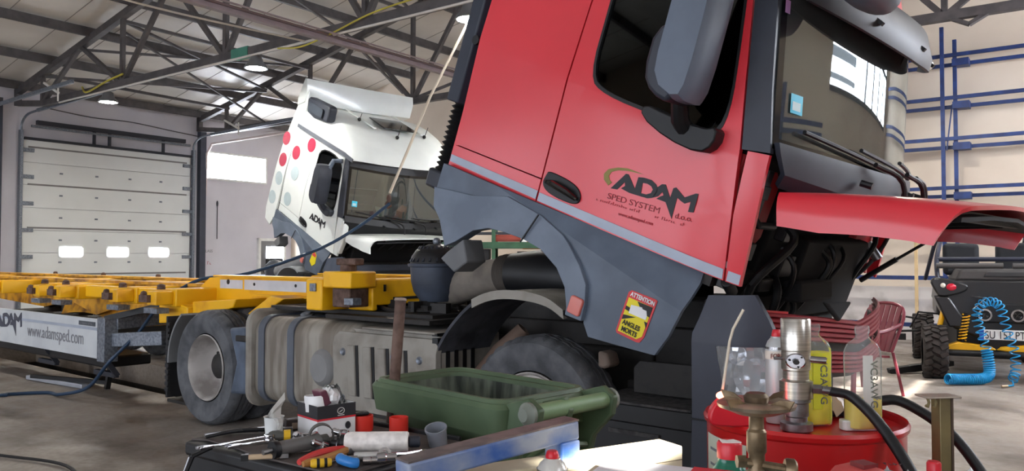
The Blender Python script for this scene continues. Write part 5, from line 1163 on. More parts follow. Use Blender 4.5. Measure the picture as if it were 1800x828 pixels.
# bin axes: +x towards the handle side (right-near), width along y
def brect(x0, x1, w, z, r=.06): return [(p[0], p[1], z) for p in round_rect(x0, x1, -w, w, r, 4)]
mb = MB(); mb.rings([brect(-.27, .22, .14, .14), brect(-.35, .30, .185, .88), brect(-.36, .31, .195, .92)], caps=True)
bmesh.ops.delete(mb.bm, geom=[f for f in mb.bm.faces if len(f.verts) > 8 and f.calc_center_median().z > .8], context='FACES_ONLY'); mb.thicken(.012); body = mb.build('body', gB, bn)
mb = MB(); mb.rings([brect(-.26, .21, .13, .16), brect(-.335, .285, .17, .985)], caps=False); mb.build('inner_wall', gI, body)
# rim: hanging lip with a flat top
mb = MB(); mb.rings([brect(-.385, .335, .22, .90), brect(-.395, .345, .23, .985), brect(-.385, .335, .22, 1.0), brect(-.34, .29, .175, 1.0), brect(-.335, .285, .17, .985), brect(-.335, .285, .17, .90)], caps=False); mb.build('rim', gB, bn, ang=40)
mb = MB(); mb.rings([brect(-.38, .325, .215, 1.0), brect(-.375, .32, .21, 1.012), brect(-.36, .305, .195, 1.012), brect(-.355, .30, .19, 1.0)], caps=False); mb.build('rim_bead', gB, bn)
for y in (-.175, .175):
    mb = MB(); mb.prism([(.28, .99), (.42, 1.03), (.47, 1.0), (.46, .94), (.38, .86), (.34, .74), (.31, .70), (.28, .80)], 'y', y - .014, y + .014); mb.build('handle_bracket', gB, bn, bevel=.006)
    mb = MB(); mb.lathe([(.036, 0), (.036, .012), (.026, .02), (.02, .03), (.001, .03)], (.43, y + (.014 if y > 0 else -.014), .985), (0, 1 if y > 0 else -1, 0), 16); mb.build('hinge_cap', mat('grey hinge cap', (120, 126, 116), .5), bn)
mb = MB(); mb.cyl((.43, -.175, .985), (.43, .175, .985), .026, 18); mb.build('handle_bar', mat('pale worn green', (118, 146, 106), .5), bn)
mb = MB()
for y in (-.03,): mb.prism([(.30, .98), (.43, 1.02), (.46, .98), (.44, .93), (.34, .84), (.30, .84)], 'y', y - .012, y + .012)
mb.build('handle_rib', gB, bn, bevel=.004)
mb = MB(); mb.grid(lambda u, w: (.315 - .05 * w + .01, -.145 + .29 * u, .80 + .05 * math.sin(math.pi * u) - .66 * w), [i / 12 for i in range(13)], [0, .02, 1]); mb.thicken(.02); mb.build('back_panel', mat('pale worn green', (118, 146, 106), .5), bn)
mb = MB(); mb.tube(spline([(.345, -.155, .78), (.36, -.07, .83), (.36, .04, .845), (.355, .155, .83)], 5), .010, 6); mb.build('panel_rib', gB, bn)
mb = MB(); mb.bb(.28, .345, .175, .19, .2, .85); mb.bb(.28, .345, -.19, -.175, .2, .85); mb.bb(.27, .335, .08, .10, .25, .75); mb.build('side_flange', gB, bn)
for y in (-.175, .175):
    w_ = MB().lathe([(.05, -.03), (.09, -.03), (.1, -.015), (.1, .015), (.09, .03), (.05, .03)], (.20, y, .10), (0, 1, 0), 24, caps=True).build('wheel', black, bn)
MB().cyl((.2, -.18, .1), (.2, .18, .1), .012).build('axle', steel, bn)
bn.scale = (1, 1, 1.012)
# rusty bar leaning in front of the exhaust cover
t = empty('steel_bar', (-.47, 2.9, 0), 0, 'rusty brown steel bar standing upright behind the green bin', 'steel bar')
mb = MB(); mb.cyl((-.03, 0, 0), (.055, .05, 1.31), .019, 14, .021); mb.build('bar', rust, t)
MB().lathe([(.021, 0), (.024, .004), (.022, .012), (.001, .014)], (.0548, .05, 1.308), (.06, .04, 1), 14).build('bar_tip', mat('pale steel tip', (150, 134, 124), .5, metal=.5), t)
# ------------------------------------------------------------------ red oil drum and what stands on it
DX, DY, DZ = .885, 2.42, .99
pl = empty('pallet', (DX, DY, 0), R(20), 'wooden pallet under the red drum, out of view below', 'pallet')
for k in range(5): MB().box((-.32 + .16 * k, 0, .10), (.12, .8, .02)).build('board', mat('pale wood', (196, 170, 128), .7), pl)
for k in range(3): MB().box((0, -.35 + .35 * k, .045), (.8, .09, .09)).build('block', mat('pale wood', (196, 170, 128), .7), pl)
dr = empty('oil_drum', (DX, DY, .11), 0, 'big red oil drum holding bottles and a steel pump', 'drum')
redd = mat('drum red', (190, 22, 26), .32, coat=.3, var=.1)
prof = [(.001, .012), (.27, .012), (.28, 0), (.29, .004), (.288, .02), (.284, .03), (.284, .28), (.292, .29), (.292, .305), (.284, .315), (.284, .56), (.292, .57), (.292, .585), (.284, .595), (.284, .855), (.292, .862), (.294, .874), (.288, .884), (.28, .88), (.275, .862), (.001, .862)]
MB().lathe(prof, seg=72, caps=False).build('drum_body', redd, dr, ang=30)
MB().lathe([(.035, 0), (.035, .012), (.02, .015), (.001, .015)], (.17, -.1, .862), (0, 0, 1), 18).build('bung', steel, dr)
mb = MB()
lab = [(.2865 * math.cos(a), .2865 * math.sin(a)) for a in [R(q) for q in range(178, 222, 4)]]
mb.rings([[(x, y, .62) for x, y in lab], [(x, y, .83) for x, y in lab]], closed=False, caps=False); mb.thicken(.001); lb = mb.build('drum_label', mat('cream drum label', (206, 208, 190), .6), dr)
mb = MB()
lab2 = [(.2875 * math.cos(a), .2875 * math.sin(a)) for a in [R(q) for q in range(184, 210, 4)]]
for z in (.66, .70, .74, .785): mb.rings([[(x, y, z) for x, y in lab2], [(x, y, z + .008) for x, y in lab2]], closed=False, caps=False)
mb.build('label_print', mat('grey lettering', (112, 112, 118), .6), lb)
TOP = .11 + .862
# steel hydraulic pump with hose
pu = empty('hydraulic_pump', (.815, 2.28, TOP + .003), 0, 'tall brushed steel pump cylinder with a black hose on the red drum', 'pump')
brush = mat('brushed pump steel', (196, 192, 184), .28, metal=1., c2=(170, 166, 158), scale=4, stretch=(1, 1, 30))
MB().lathe([(.040, 0), (.045, .005), (.045, .03), (.03, .035), (.03, .05), (.034, .055), (.034, .10), (.04, .105), (.04, .12), (.001, .12)], seg=30).build('pump_base', steel, pu)
MB().lathe([(.046, .118), (.046, .178), (.040, .182), (.036, .186), (.036, .22), (.04, .222)], seg=40).build('lower_collar', brush, pu)
MB().lathe([(.036, .215), (.040, .22), (.040, .285), (.036, .288)], seg=40).build('valve_body', brush, pu)
MB().lathe([(.038, .285), (.0415, .288), (.0415, .398), (.039, .402), (.001, .402)], seg=48).build('cylinder', brush, pu)
mb = MB(); mb.lathe([(.028, 0), (.028, .018), (.024, .022), (.001, .022)], (-.012, -.03, .255), (-.3, -1, 0), 24); fl_ = mb.build('valve_flange', chrome, pu)
mb = MB(); d_ = Vector((-.3, -1, 0)).normalized(); mb.cyl(Vector((-.012, -.03, .255)) + d_ * .02, Vector((-.012, -.03, .255)) + d_ * .045, .009, 8); 
for a in (R(45), R(165), R(285)): mb.cyl(Vector((-.018 + .02 * math.cos(a), -.052, .255 + .02 * math.sin(a))), Vector((-.018 + .02 * math.cos(a), -.058, .255 + .02 * math.sin(a))), .003, 8)
mb.build('valve_spindle', grime, fl_)
MB().cyl((.035, -.01, .255), (.078, -.02, .252), .013, 16).build('relief_valve', chrome, pu)
MB().cyl((-.035, 0, .258), (-.062, 0, .258), .006, 8).build('side_pin', steel, pu)
mb = MB(); mb.cyl((.04, -.01, .15), (.066, -.018, .15), .018, 6); mb.cyl((.066, -.018, .15), (.11, -.03, .143), .014, 16); mb.build('hose_fitting', steel, pu)
mb = MB(); mb.tube(spline([(.085, -.028, .147), (.145, -.05, .125), (.20, -.13, .02), (.235, -.25, -.16), (.25, -.33, -.44)], 7), .0165, 12); mb.build('hose', black, pu)
# second black hose behind the drum
t = empty('hydraulic_hose', (1.04, 2.50, TOP), 0, 'second black hose curving off the right edge of the drum down behind it', 'hose')
mb = MB(); mb.tube(spline([(.02, -.02, .025), (.10, -.04, .055), (.17, -.06, .05), (.26, -.16, -.03), (.32, -.26, -.18), (.33, -.34, -.34), (.33, -.34, -.95)], 7), .0155, 12); mb.build('hose', black, t)
mb = MB(); mb.box((.02, .0, .02), (.15, .05, .035)); mb.build('hose_block', dark_plastic, t, bevel=.008)
pu.scale = (1, 1, .80)
def bottle(name, x, y, label, liquid, fill, cap, grp, lm, lettering):
    b = empty(name, (x, y, TOP + .003), R(12), label, 'bottle', grp)
    pf = [(.030, .0), (.036, .004), (.037, .02), (.036, .16), (.037, .2), (.036, .225), (.03, .245), (.019, .262), (.0165, .268), (.0165, .276), (.019, .278), (.019, .294), (.016, .298)]
    def sq(r, z, s=1.0):
        k = 1.38 if r > .025 else 1.15
        return [(p[0] * s * k, p[1] * s, z) for p in round_rect(-r, r, -r * .8, r * .8, r * .45 if r > .025 else r * .79, 4)]
    MB().rings([sq(r, z) for r, z in pf], caps=False).build('bottle_shell', glassmat('clear plastic bottle', (.97, .97, .97, 1), .12, .12, haze=.10), b, ang=50)
    MB().rings([sq(r, z, .975) for r, z in [(.030, .004), (.036, .008), (.036, fill - .001), (.036, fill)]]).build('liquid', liquid, b, ang=50)
    MB().bb(-.020, .012, -.0305, -.0295, .05, .215).build('bottle_label', lm, b)
    text('bottle_lettering', lettering, .032, mat('label grey print', (120, 122, 110), .6), b, wallframe((.004, -.0315, .20), (0, 0, -1), (1, 0, 0)))
    return b
yliq = mat('yellow fluid', (248, 242, 12), .25, trans=.0, var=.03)
oliq = mat('amber fluid', (226, 206, 84), .25, trans=.0, var=.03)
bottle('fluid_bottle', .895, 2.36, 'plastic bottle full of bright yellow fluid behind the steel pump', yliq, .215, None, 'fluid bottles on the drum', mat('yellowish label', (222, 222, 60), .5), 'VC3AWG')
bottle('fluid_bottle', 1.015, 2.30, 'nearly empty clear bottle with amber fluid at the right on the drum', oliq, .085, None, 'fluid bottles on the drum', mat('clear pale label', (214, 212, 204), .5), 'VC3AWG')
# spray can behind the pump
def spray_can(loc, label, r, h, bodym, capm, grp=None, cap=True, lettering=None):
    c = empty('spray_can', loc, 0, label, 'spray can', grp)
    MB().lathe([(r * .96, 0), (r, .006), (r, h * .80), (r * .98, h * .82), (r * .80, h * .88), (r * .52, h * .92), (r * .52, h * .935), (.001, h * .935)], seg=32, caps=False).build('can_body', bodym, c)
    MB().lathe([(r * 1.01, h * .80), (r * 1.01, h * .825), (r * .97, h * .825)], seg=32, caps=False).build('can_rim', chrome, c)
    MB().lathe([(r * .42, h * .93), (r * .44, h * .95), (r * .36, h), (r * .30, h * 1.01), (.001, h * 1.01)], seg=20, caps=False).build('spray_cap', capm, c)
    return c
capr = mat('red cap plastic', (206, 34, 48), .35)
c = spray_can((.80, 2.40, TOP + .003), 'silver spray can with a red nozzle on the drum behind the pump', .033, .275, mat('silver grey can', (186, 190, 190), .35, metal=.3), capr, 'spray cans')
MB().lathe([(.0335, .19), (.0335, .215)], seg=32, caps=False).build('can_band', mat('pale band', (214, 208, 196), .5), c)
text('can_lettering', 'FORM', .02, mat('brown lettering', (120, 50, 40), .5), c, wallframe((-.03, -.035, .195), (1, 0, 0), (0, 0, 1)), sx=.8)
# crumpled bag behind bottles
rng = random.Random(3)
mb = MB(); mb.grid(lambda u, v: (.10 * (u - .5) + .008 * rng.uniform(-1, 1), .05 * (v - .5), .02 + .07 * math.sin(math.pi * u) * math.sin(math.pi * v) + .012 * rng.uniform(-1, 1)), [i / 7 for i in range(8)], [i / 7 for i in range(8)])
mb.thicken(.003); o = mb.build('plastic_bag', mat('tan crumpled bag', (186, 168, 146), .4), loc=(.99, 2.46, TOP)); tag(o, 'small crumpled tan bag between the two bottles on the drum', 'bag')
o = MB().prism(round_rect(-.05, .05, -.02, .02, .01), 'z', 0, .03).build('plastic_tray', mat('white frame', (225, 225, 220), .5), None, None, .004, loc=(1.0, 2.30, TOP + .001)); tag(o, 'white flat tray on the drum between the bottles', 'tray')  # a white lid lying flat
# red work light with bent wire at the drum's left edge
t = empty('work_light', (.585, 2.26, TOP), 0, 'small glowing red light with a tall bent wire at the left edge of the drum', 'work light')
mb = MB(); mb.prism(smooth_loop([(-.03, .03), (-.02, .08), (.02, .11), (.05, .09), (.11, .04), (.10, .02), (.0, .02)], 2), 'y', -.015, .02); mb.build('light_body', mat('red cap plastic', (206, 34, 48), .35), t, bevel=.006)
mb = MB(); mb.tube([(-.0, -.01, .105), (.04, -.01, .10), (.07, -.01, .075), (.11, -.01, .05)], .006, 8); mb.build('light_strip', emit('glowing red strip', (255, 60, 40), 6), t)
mb = MB(); mb.ball((.012, -.01, .108), (.02, .012, .012)); mb.build('light_tip', emit('glowing pink tip', (255, 120, 90), 8), t)
mb = MB(); mb.tube([(.01, 0, .10), (.035, 0, .26), (.045, 0, .295), (.075, 0, .35)], .004, 8); mb.build('bent_wire', mat('pale wire', (206, 196, 176), .4), t)

# ------------------------------------------------------------------ workbench top at the bottom edge, only its load reaches the picture
BZ = .84
bench = empty('workbench', (.55, 1.42, 0), R(-6), 'low workbench along the bottom edge carrying boards, cans and tools', 'workbench')
MB().bb(-.85, .75, -.55, .50, BZ - .05, BZ).build('bench_top', mat('dark bench top', (70, 66, 62), .7), bench, bevel=.005)
for x in (-.8, .7):
    for y in (-.5, .45): MB().bb(x - .03, x + .03, y - .03, y + .03, 0, BZ - .05).build('leg', truss_m, bench)
# gas burner on a canister
gb = empty('gas_burner', (.43, 1.40, BZ), 0, 'old camping gas burner with wide pan support on a teal cylinder', 'gas burner')
teal = mat('teal gas cylinder', (70, 130, 124), .5)
MB().lathe([(.07, 0), (.075, .01), (.075, .17), (.07, .20), (.05, .225), (.025, .238), (.022, .245), (.001, .245)], seg=36, caps=False).build('gas_cylinder', teal, gb)
brass = mat('tarnished brass', (150, 130, 102), .42, metal=.7, c2=(104, 88, 68), scale=25)
mb = MB(); mb.lathe([(.018, .24), (.02, .25), (.014, .262), (.014, .285), (.017, .29), (.017, .325), (.013, .33), (.013, .35), (.02, .36)], seg=18); st = mb.build('burner_stem', brass, gb)
mb = MB(); mb.cyl((-.03, 0, .272), (.045, -.01, .262), .008, 10); mb.lathe([(.017, 0), (.019, .004), (.019, .016), (.015, .02)], (.045, -.01, .262), (1, -.15, -.1), 14); mb.cyl((-.035, 0, .272), (-.02, 0, .272), .012, 6); mb.build('gas_tap', brass, st)
mb = MB(); mb.lathe([(.01, .352), (.035, .356), (.066, .368), (.068, .374), (.06, .378), (.03, .376), (.001, .376)], seg=40, caps=False); mb.build('burner_dish', mat('old nickel', (206, 190, 166), .32, metal=.85, c2=(140, 124, 104), scale=18), gb)
for k in range(4):
    a = R(35 + 90 * k); c0 = Vector((math.cos(a), math.sin(a), 0)); n0 = Vector((-math.sin(a), math.cos(a), 0))
    mb = MB(); P0 = [c0 * .03 + Vector((0, 0, .376)), c0 * .068 + Vector((0, 0, .370)), c0 * .078 + Vector((0, 0, .388)), c0 * .05 + Vector((0, 0, .386))]
    mb.rings([[p - n0 * .0015 for p in P0], [p + n0 * .0015 for p in P0]]); mb.build('pan_support', brass, gb)
MB().lathe([(.02, .376), (.022, .386), (.016, .392), (.001, .392)], seg=20).build('burner_head', mat('dark nickel', (110, 96, 80), .4, metal=.8), gb)
# green bottle with red and white cap
t = empty('green_bottle', (.475, 1.74, BZ + .0), 0, 'green bottle with a red cap left of the gas burner', 'bottle')
MB().rings([[(p[0], p[1], z) for p in round_rect(-r, r, -r * .7, r * .7, r * .6, 4)] for r, z in ((.045, 0), (.048, .02), (.048, .13), (.046, .15), (.030, .178), (.024, .188), (.024, .196))]).build('bottle_body', mat('green bottle plastic', (22, 116, 92), .3, coat=.3), t, ang=50)
MB().rings([[(p[0], p[1], z) for p in round_rect(-r, r, -r * .7, r * .7, r * .6, 4)] for r, z in ((.0490, .04), (.0490, .125))], caps=False).build('bottle_label', mat('pale green label', (180, 206, 196), .5), t)
MB().lathe([(.027, .194), (.027, .224), (.024, .229), (.001, .229)], seg=28).build('bottle_cap', capr, t)
MB().prism([(-.020, -.018), (.022, -.016), (.012, .012), (-.004, .004), (-.018, .014)], 'z', .229, .231).build('paper_seal', mat('white paper seal', (232, 228, 222), .6), t)
# spray can at the bottom edge
spray_can((.088, 1.74, BZ + .0), 'spray can with a red cap poking up at the bottom centre', .034, .207, mat('white can', (206, 204, 198), .3, metal=.2), capr, 'spray cans')
# red cap bottle and foil bags at bottom right
t = empty('clear_bottle', (.90, 1.70, BZ), 0, 'bottle with a red screw cap at the bottom right edge', 'bottle')
MB().lathe([(.035, 0), (.035, .13), (.015, .165), (.012, .17)], seg=24).build('bottle_body', glassmat('clear plastic bottle', (.93, .94, .93, 1), .28, .06), t)
MB().lathe([(.0145, .17), (.0145, .192), (.012, .196), (.001, .196)], seg=20).build('bottle_cap', capr, t)
def crumple(name, loc, sx, sy, h, m, lab, seed, cat='bag', letters=None):
    rg = random.Random(seed); t = empty(name, loc, R(-8), lab, cat)
    mb = MB(); mb.grid(lambda u, v: (sx * (u - .5), sy * (v - .5), .004 + h * (math.sin(math.pi * min(max(u, .02), .98)) * math.sin(math.pi * min(max(v, .02), .98))) ** .5 * (1 + .25 * rg.uniform(-1, 1))), [i / 9 for i in range(10)], [i / 7 for i in range(8)]); mb.thicken(-.003); mb.build('bag_sheet', m, t, ang=25)
    if letters: scribble('bag_lettering', .06, .018, 6, ink, t, Matrix.Translation((-sx * .3, -sy * .1, h * 1.2)))
    return t
crumple('foil_bag', (.83, 1.72, BZ), .16, .16, .155, mat('grey printed bag', (170, 172, 178), .4), 'crumpled grey printed bag right of the drum at the bottom edge', 5, letters='oil')
crumple('plastic_wrap', (1.00, 1.76, BZ), .14, .15, .135, mat('white plastic wrap', (206, 206, 204), .3), 'crumpled white plastic wrap in the bottom right corner', 6)
# salmon red moulded tool
t = empty('power_tool', (.685, 1.62, BZ - .045), R(18), 'salmon red moulded plastic power tool lying before the drum', 'tool')
sal = mat('salmon red plastic', (204, 84, 80), .5)
mb = MB(); rs = []
for k, (x, w, z0, z1) in enumerate(((-.16, .025, .10, .17), (-.10, .035, .10, .19), (-.04, .045, .11, .215), (.0, .05, .11, .245), (.05, .05, .11, .25), (.085, .045, .11, .235), (.10, .035, .12, .21))):
    rs.append([(x, p[0], p[1]) for p in round_rect(-w, w, z0, z1, .018, 3)])
mb.rings(rs); tb = mb.build('tool_body', sal, t, ang=50)
mb = MB(); mb.bb(-.02, .09, -.055, -.045, .13, .16); mb.bb(-.02, .09, -.053, -.043, .175, .20); mb.bb(.098, .112, -.03, .03, .13, .19); mb.build('tool_ridges', sal, tb, bevel=.004)
mb = MB(); mb.tube([(-.16, 0, .13), (-.24, .01, .10), (-.28, .02, .07)], [.018, .016, .018], 12); mb.build('tool_handle', sal, t)
mb = MB(); mb.bb(.02, .055, -.02, .02, .247, .256); mb.build('tool_switch', mat('dull red insert', (120, 40, 44), .5), tb)
MB().bb(-.05, .10, -.04, .04, .045, .12).build('tool_base', sal, t, bevel=.01)
# cream foam boards
cream = mat('cream foam board', (226, 214, 186), .7, c2=(206, 194, 166), scale=5)
def board(p0, p1, w, z0, z1, lab, m=cream, name='foam_board'):
    p0, p1 = Vector(p0), Vector(p1); L = (p1 - p0).length; an = math.atan2(p1.y - p0.y, p1.x - p0.x); c = (p0 + p1) / 2
    t = empty(name, (c.x, c.y, z0), an, lab, 'board')
    h = z1 - z0
    MB().bb(-L / 2, L / 2, -w / 2, w / 2, 0, h).build('board_body', m, t, bevel=.004)
    MB().bb(-L / 2 + .002, L / 2 - .002, -w / 2 - .0006, w / 2 + .0006, h * .47, h * .5).build('board_seam', mat('brown seam', (120, 108, 88), .8), t)
    return t
board((-.30, 1.64, 0), (.405, 2.03, 0), .09, .935, 1.0, 'long cream foam board with a seam lying under the shorter one')
board((-.06, 1.63, 0), (.27, 1.795, 0), .09, .94, 1.005, 'shorter cream foam board nearest the camera, on top')
board((-.42, 1.52, 0), (.10, 1.76, 0), .10, .90, .955, 'grey cream strip board behind the spray can', mat('grey cream strip', (190, 184, 168), .7))
bx = empty('support_crate', (.10, 1.85, BZ), R(28), 'dark crate holding up the cream boards', 'crate')
MB().bb(-.30, .30, -.06, .06, 0, .06).build('crate_body', grime, bx); MB().bb(-.28, .28, -.05, .05, .06, .093).build('crate_lid', grime, bx)
# white printed carton corner
t = empty('white_carton', (.30, 1.62, BZ), R(-24), 'white printed carton with a red edge at the bottom edge', 'carton')
MB().bb(-.14, .14, -.10, .10, 0, .185).build('carton_body', mat('white carton', (232, 232, 236), .5), t, bevel=.003)
MB().bb(.05, .141, -.02, .101, .184, .1865).build('carton_red_corner', mat('red carton print', (206, 52, 62), .5), t)
scribble('carton_lettering', .12, .03, 7, ink, t, Matrix.Translation((-.07, -.03, .1852)))
# blue rectangular tube frame
bf = empty('steel_trestle', (0, 0, 0), 0, 'blue rectangular steel tube frame crossing in front of the green bin', 'steel frame')
bl_ = mat('scuffed blue paint', (44, 84, 150), .45, c2=(142, 150, 164), scale=6, cover=.42, stretch=(1, 1, 1.5)); top_ = mat('scuffed bare steel', (132, 120, 116), .5, metal=.4, c2=(100, 92, 92), scale=20)
a_, b_ = Vector((-.221, 1.60, 1.039)), Vector((.142, 1.90, 1.063))
MB().bar(a_, b_, .055, .045).build('top_tube', bl_, bf, bevel=.006)
MB().bar(a_ + Vector((0, 0, .0235)), b_ + Vector((0, 0, .0235)), .05, .004).build('bare_top_face', top_, bf)
d_ = (b_ - a_).normalized()
MB().bar(b_ - d_ * .03 + Vector((0, 0, -.02)), b_ - d_ * .03 + Vector((0, 0, -1.05)), .06, .06, up=d_).build('leg', bl_, bf, bevel=.005)
MB().bar(a_ + d_ * .03 + Vector((0, 0, -.03)), a_ + d_ * .03 + Vector((0, 0, -1.045)), .05, .05, up=d_).build('leg', bl_, bf, bevel=.005)
# slotted post with hooks
t = empty('hook_post', (1.19, 2.2, 0), R(6), 'brass coloured post with a flat hooked top plate right of the drum', 'post')
pb = mat('brassy painted steel', (136, 122, 84), .5, metal=.4, c2=(112, 100, 72))
MB().bb(-.02, .012, -.02, .02, 0, 1.085).build('post', pb, t, bevel=.002); MB().bb(.012, .018, -.022, .022, 0, 1.085).build('post_edge', mat('dark edge steel', (80, 64, 52), .6), t)
MB().bb(-.062, .038, -.03, .03, 1.085, 1.090).build('top_plate', mat('pale plate steel', (176, 164, 150), .4, metal=.5), t, bevel=.002)
for x in (-.056, -.036): MB().tube([(x, -.02, 1.086), (x + .004, -.02, 1.074), (x, -.02, 1.062), (x - .006, -.02, 1.066)], .004, 8).build('hook', pb, t)
MB().bb(-.15, .15, -.15, .15, 0, .01).build('foot_plate', pb, t)

# ------------------------------------------------------------------ tool trolley with its clutter
CZ = .90
CA = math.atan2(-.6, .8)
tt = empty('tool_trolley', (-.585, 2.49, 0), CA, 'black tool trolley with a grey rubber top covered in tools', 'trolley')
MB().bb(-.36, .36, -.25, .25, .35, CZ - .03).build('trolley_body', black, tt, bevel=.015)
MB().bb(-.362, .362, -.26, .26, CZ - .05, CZ - .005).build('trolley_rim', black, tt, bevel=.012)
mb = MB(); mb.prism([(-.35, -.24), (-.30, -.215), (-.12, -.225), (0, -.245), (.2, -.24), (.35, -.24), (.355, .24), (-.35, .24)], 'z', CZ - .008, CZ); mb.build('rubber_mat', mat('brown grey rubber mat', (84, 76, 72), .8, c2=(66, 60, 58)), tt)
for z in (.45, .6, .74): MB().bb(-.33, .33, -.262, -.25, z - .06, z + .055).build('drawer', mat('drawer black', (22, 22, 26), .4), tt, bevel=.006)
mb = MB()
for x, z in ((-.10, .83), (.18, .83)): mb.ball((x, -.268, z), (.012, .008, .012))
mb.build('side_screws', chrome, tt)
MB().bb(-.34, .34, .245, .26, CZ - .01, CZ + .012).build('rear_rail', black, tt, bevel=.004)
for x in (-.3, .3):
    for y in (-.2, .2):
        MB().lathe([(.05, -.015), (.05, .015)], (x, y, .05), (0, 1, 0), 18).build('castor', black, tt); MB().bb(x - .02, x + .02, y - .025, y + .025, .05, .36).build('castor_leg', grime, tt)

def item(name, x, y, rz, lab, cat, group=None, z=CZ): return empty(name, (x, y, z), rz, lab, cat, group)
def spanner(x0, y0, x1, y1, lab, z=CZ, w=.012, ring=True, lift=.0):
    L = math.hypot(x1 - x0, y1 - y0); t = item('combination_spanner', x0, y0, math.atan2(y1 - y0, x1 - x0), lab, 'spanner', 'spanners on the trolley', z)
    mb = MB(); mb.box((L / 2, 0, .006 + lift / 2), (L, w, .006), Matrix.Rotation(-math.atan2(lift, L), 3, 'Y')); mb.build('shaft', chrome, t, bevel=.002)
    mb = MB(); mb.prism([(.01, -.012), (.03, -.005), (.03, .005), (.01, .012), (-.018, .015), (-.014, .006), (.0, .004), (.0, -.004), (-.014, -.006), (-.018, -.015)], 'z', .002, .010); mb.build('open_jaw', chrome, t, bevel=.001)
    mb = MB(); mb.lathe([(.009, 0), (.016, 0), (.017, .004), (.016, .010), (.009, .010), (.009, 0)], (L, 0, .002 + lift), (0, 0, 1), 18, caps=False); mb.build('ring_end', chrome, t)
    return t
spanner(-.895, 2.312, -.75, 2.46, 'long chrome spanner sticking out past the left edge', CZ + .012)
spanner(-.835, 2.372, -.745, 2.45, 'shorter chrome spanner below the long one at the left', CZ + .002)
spanner(-.51, 2.195, -.57, 2.215, 'small spanner end in front of the red pliers', CZ + .0, .01)
def screwdriver(x0, y0, x1, y1, lab, hm, z=CZ + .012, hl=.08, r=.013):
    L = math.hypot(x1 - x0, y1 - y0); t = item('screwdriver', x0, y0, math.atan2(y1 - y0, x1 - x0), lab, 'screwdriver', 'screwdrivers on the trolley', z)
    MB().lathe([(r * .7, 0), (r, .01), (r, .03), (r * .8, .045), (r, hl - .01), (r * .6, hl)], (0, 0, 0), (1, 0, 0), 10).build('handle', hm, t)
    MB().cyl((hl, 0, 0), (L, 0, 0), .0035, 8).build('shaft', chrome, t); return t
gh = mat('grey handle rubber', (84, 84, 80), .6); yh = mat('yellow handle', (226, 180, 40), .4)
s1 = screwdriver(-.755, 2.47, -.60, 2.52, 'grey and yellow handled screwdriver beside the white cup', gh, CZ + .016, .075, .016)
MB().lathe([(.0165, 0), (.0168, .02)], (.045, 0, 0), (1, 0, 0), 10).build('handle_band', yh, s1)
screwdriver(-.80, 2.62, -.66, 2.72, 'black screwdriver lying behind the white cup', black)
# adjustable plier handles, dark levers at left back
for i, (x, y, a, lab) in enumerate(((-.90, 2.53, 30, 'black handled pliers at the far left of the trolley'), (-.86, 2.56, 12, 'dark steel pliers behind the long spanner'))):
    t = item('pliers', x, y, R(a), lab, 'pliers', 'pliers on the trolley')
    MB().tube(spline([(-.07, -.01, .01), (.0, -.02, .02), (.07, -.004, .015), (.10, 0, .012)], 4), .006, 8).build('handle', black, t)
    MB().tube(spline([(-.07, .02, .01), (.0, .025, .012), (.07, .006, .012), (.10, 0, .012)], 4), .006, 8).build('handle', steel, t)
    MB().prism([(.09, -.014), (.15, -.004), (.15, .004), (.09, .014)], 'z', .006, .020).build('jaws', steel, t, bevel=.002)
t = item('hanging_strap', -.955, 2.36, CA, 'black strap with a buckle hanging off the left corner of the trolley', 'strap', z=CZ)
MB().tube([(.02, .06, .0), (0, .01, -.02), (-.02, -.02, -.11)], .007, 8).build('strap', black, t); MB().box((-.03, -.03, -.125), (.06, .03, .05)).build('buckle', dark_plastic, t, bevel=.008); MB().cyl((.0, .0, -.02), (-.012, -.012, -.07), .004, 8).build('pin', steel, t)
# white cup holding a grey rag
t = item('white_cup', -.757, 2.53, 0, 'white plastic cup with a torn grey sheet stuck in it', 'cup')
MB().lathe([(.024, 0), (.026, .004), (.030, .062), (.033, .066), (.028, .064), (.024, .006), (.001, .006)], seg=28, caps=False).build('cup', mat('white cup', (232, 234, 232), .4), t)
mb = MB(); mb.grid(lambda u, v: (-.022 + .05 * u + .006 * math.sin(9 * v), -.01 + .02 * math.sin(5 * u + 3 * v), .03 + (.035 + .075 * u) * v), [i / 6 for i in range(7)], [i / 5 for i in range(6)]); mb.thicken(.002); o = mb.build('torn_sheet', mat('grey plastic sheet', (186, 184, 178), .5), t, ang=20)
# carton box with label, plastic bag and round items
cb = item('parts_carton', -.605, 2.595, R(42), 'open black and white parts carton stuffed with plastic bags', 'carton')
wc = mat('carton white', (226, 226, 226), .5); bc = mat('carton black', (42, 42, 46), .5); rc = mat('carton red line', (206, 40, 52), .5)
mb = MB()
for q in ((-.085, .085, -.055, -.053), (-.085, .085, .053, .055), (-.085, -.083, -.055, .055), (.083, .085, -.055, .055)): mb.bb(*q, 0, .10)
mb.bb(-.085, .085, -.055, .055, 0, .003); cbody = mb.build('carton_body', wc, cb)
for nm, z0, z1, m_, e_ in (('black_band', .060, .1005, bc, .0008), ('red_band', .054, .060, rc, .001)):
    mb = MB()
    for q in ((-.085 - e_, .085 + e_, -.055 - e_, -.054), (-.085 - e_, .085 + e_, .054, .055 + e_), (-.085 - e_, -.084, -.055, .055), (.084, .085 + e_, -.055, .055)): mb.bb(*q, z0, z1)
    mb.build(nm, m_, cbody)
mb = MB(); ring = lambda r, y: [(.018 + r[0] * math.cos(k * math.pi / 12), y, .079 + r[1] * math.sin(k * math.pi / 12)) for k in range(24)]
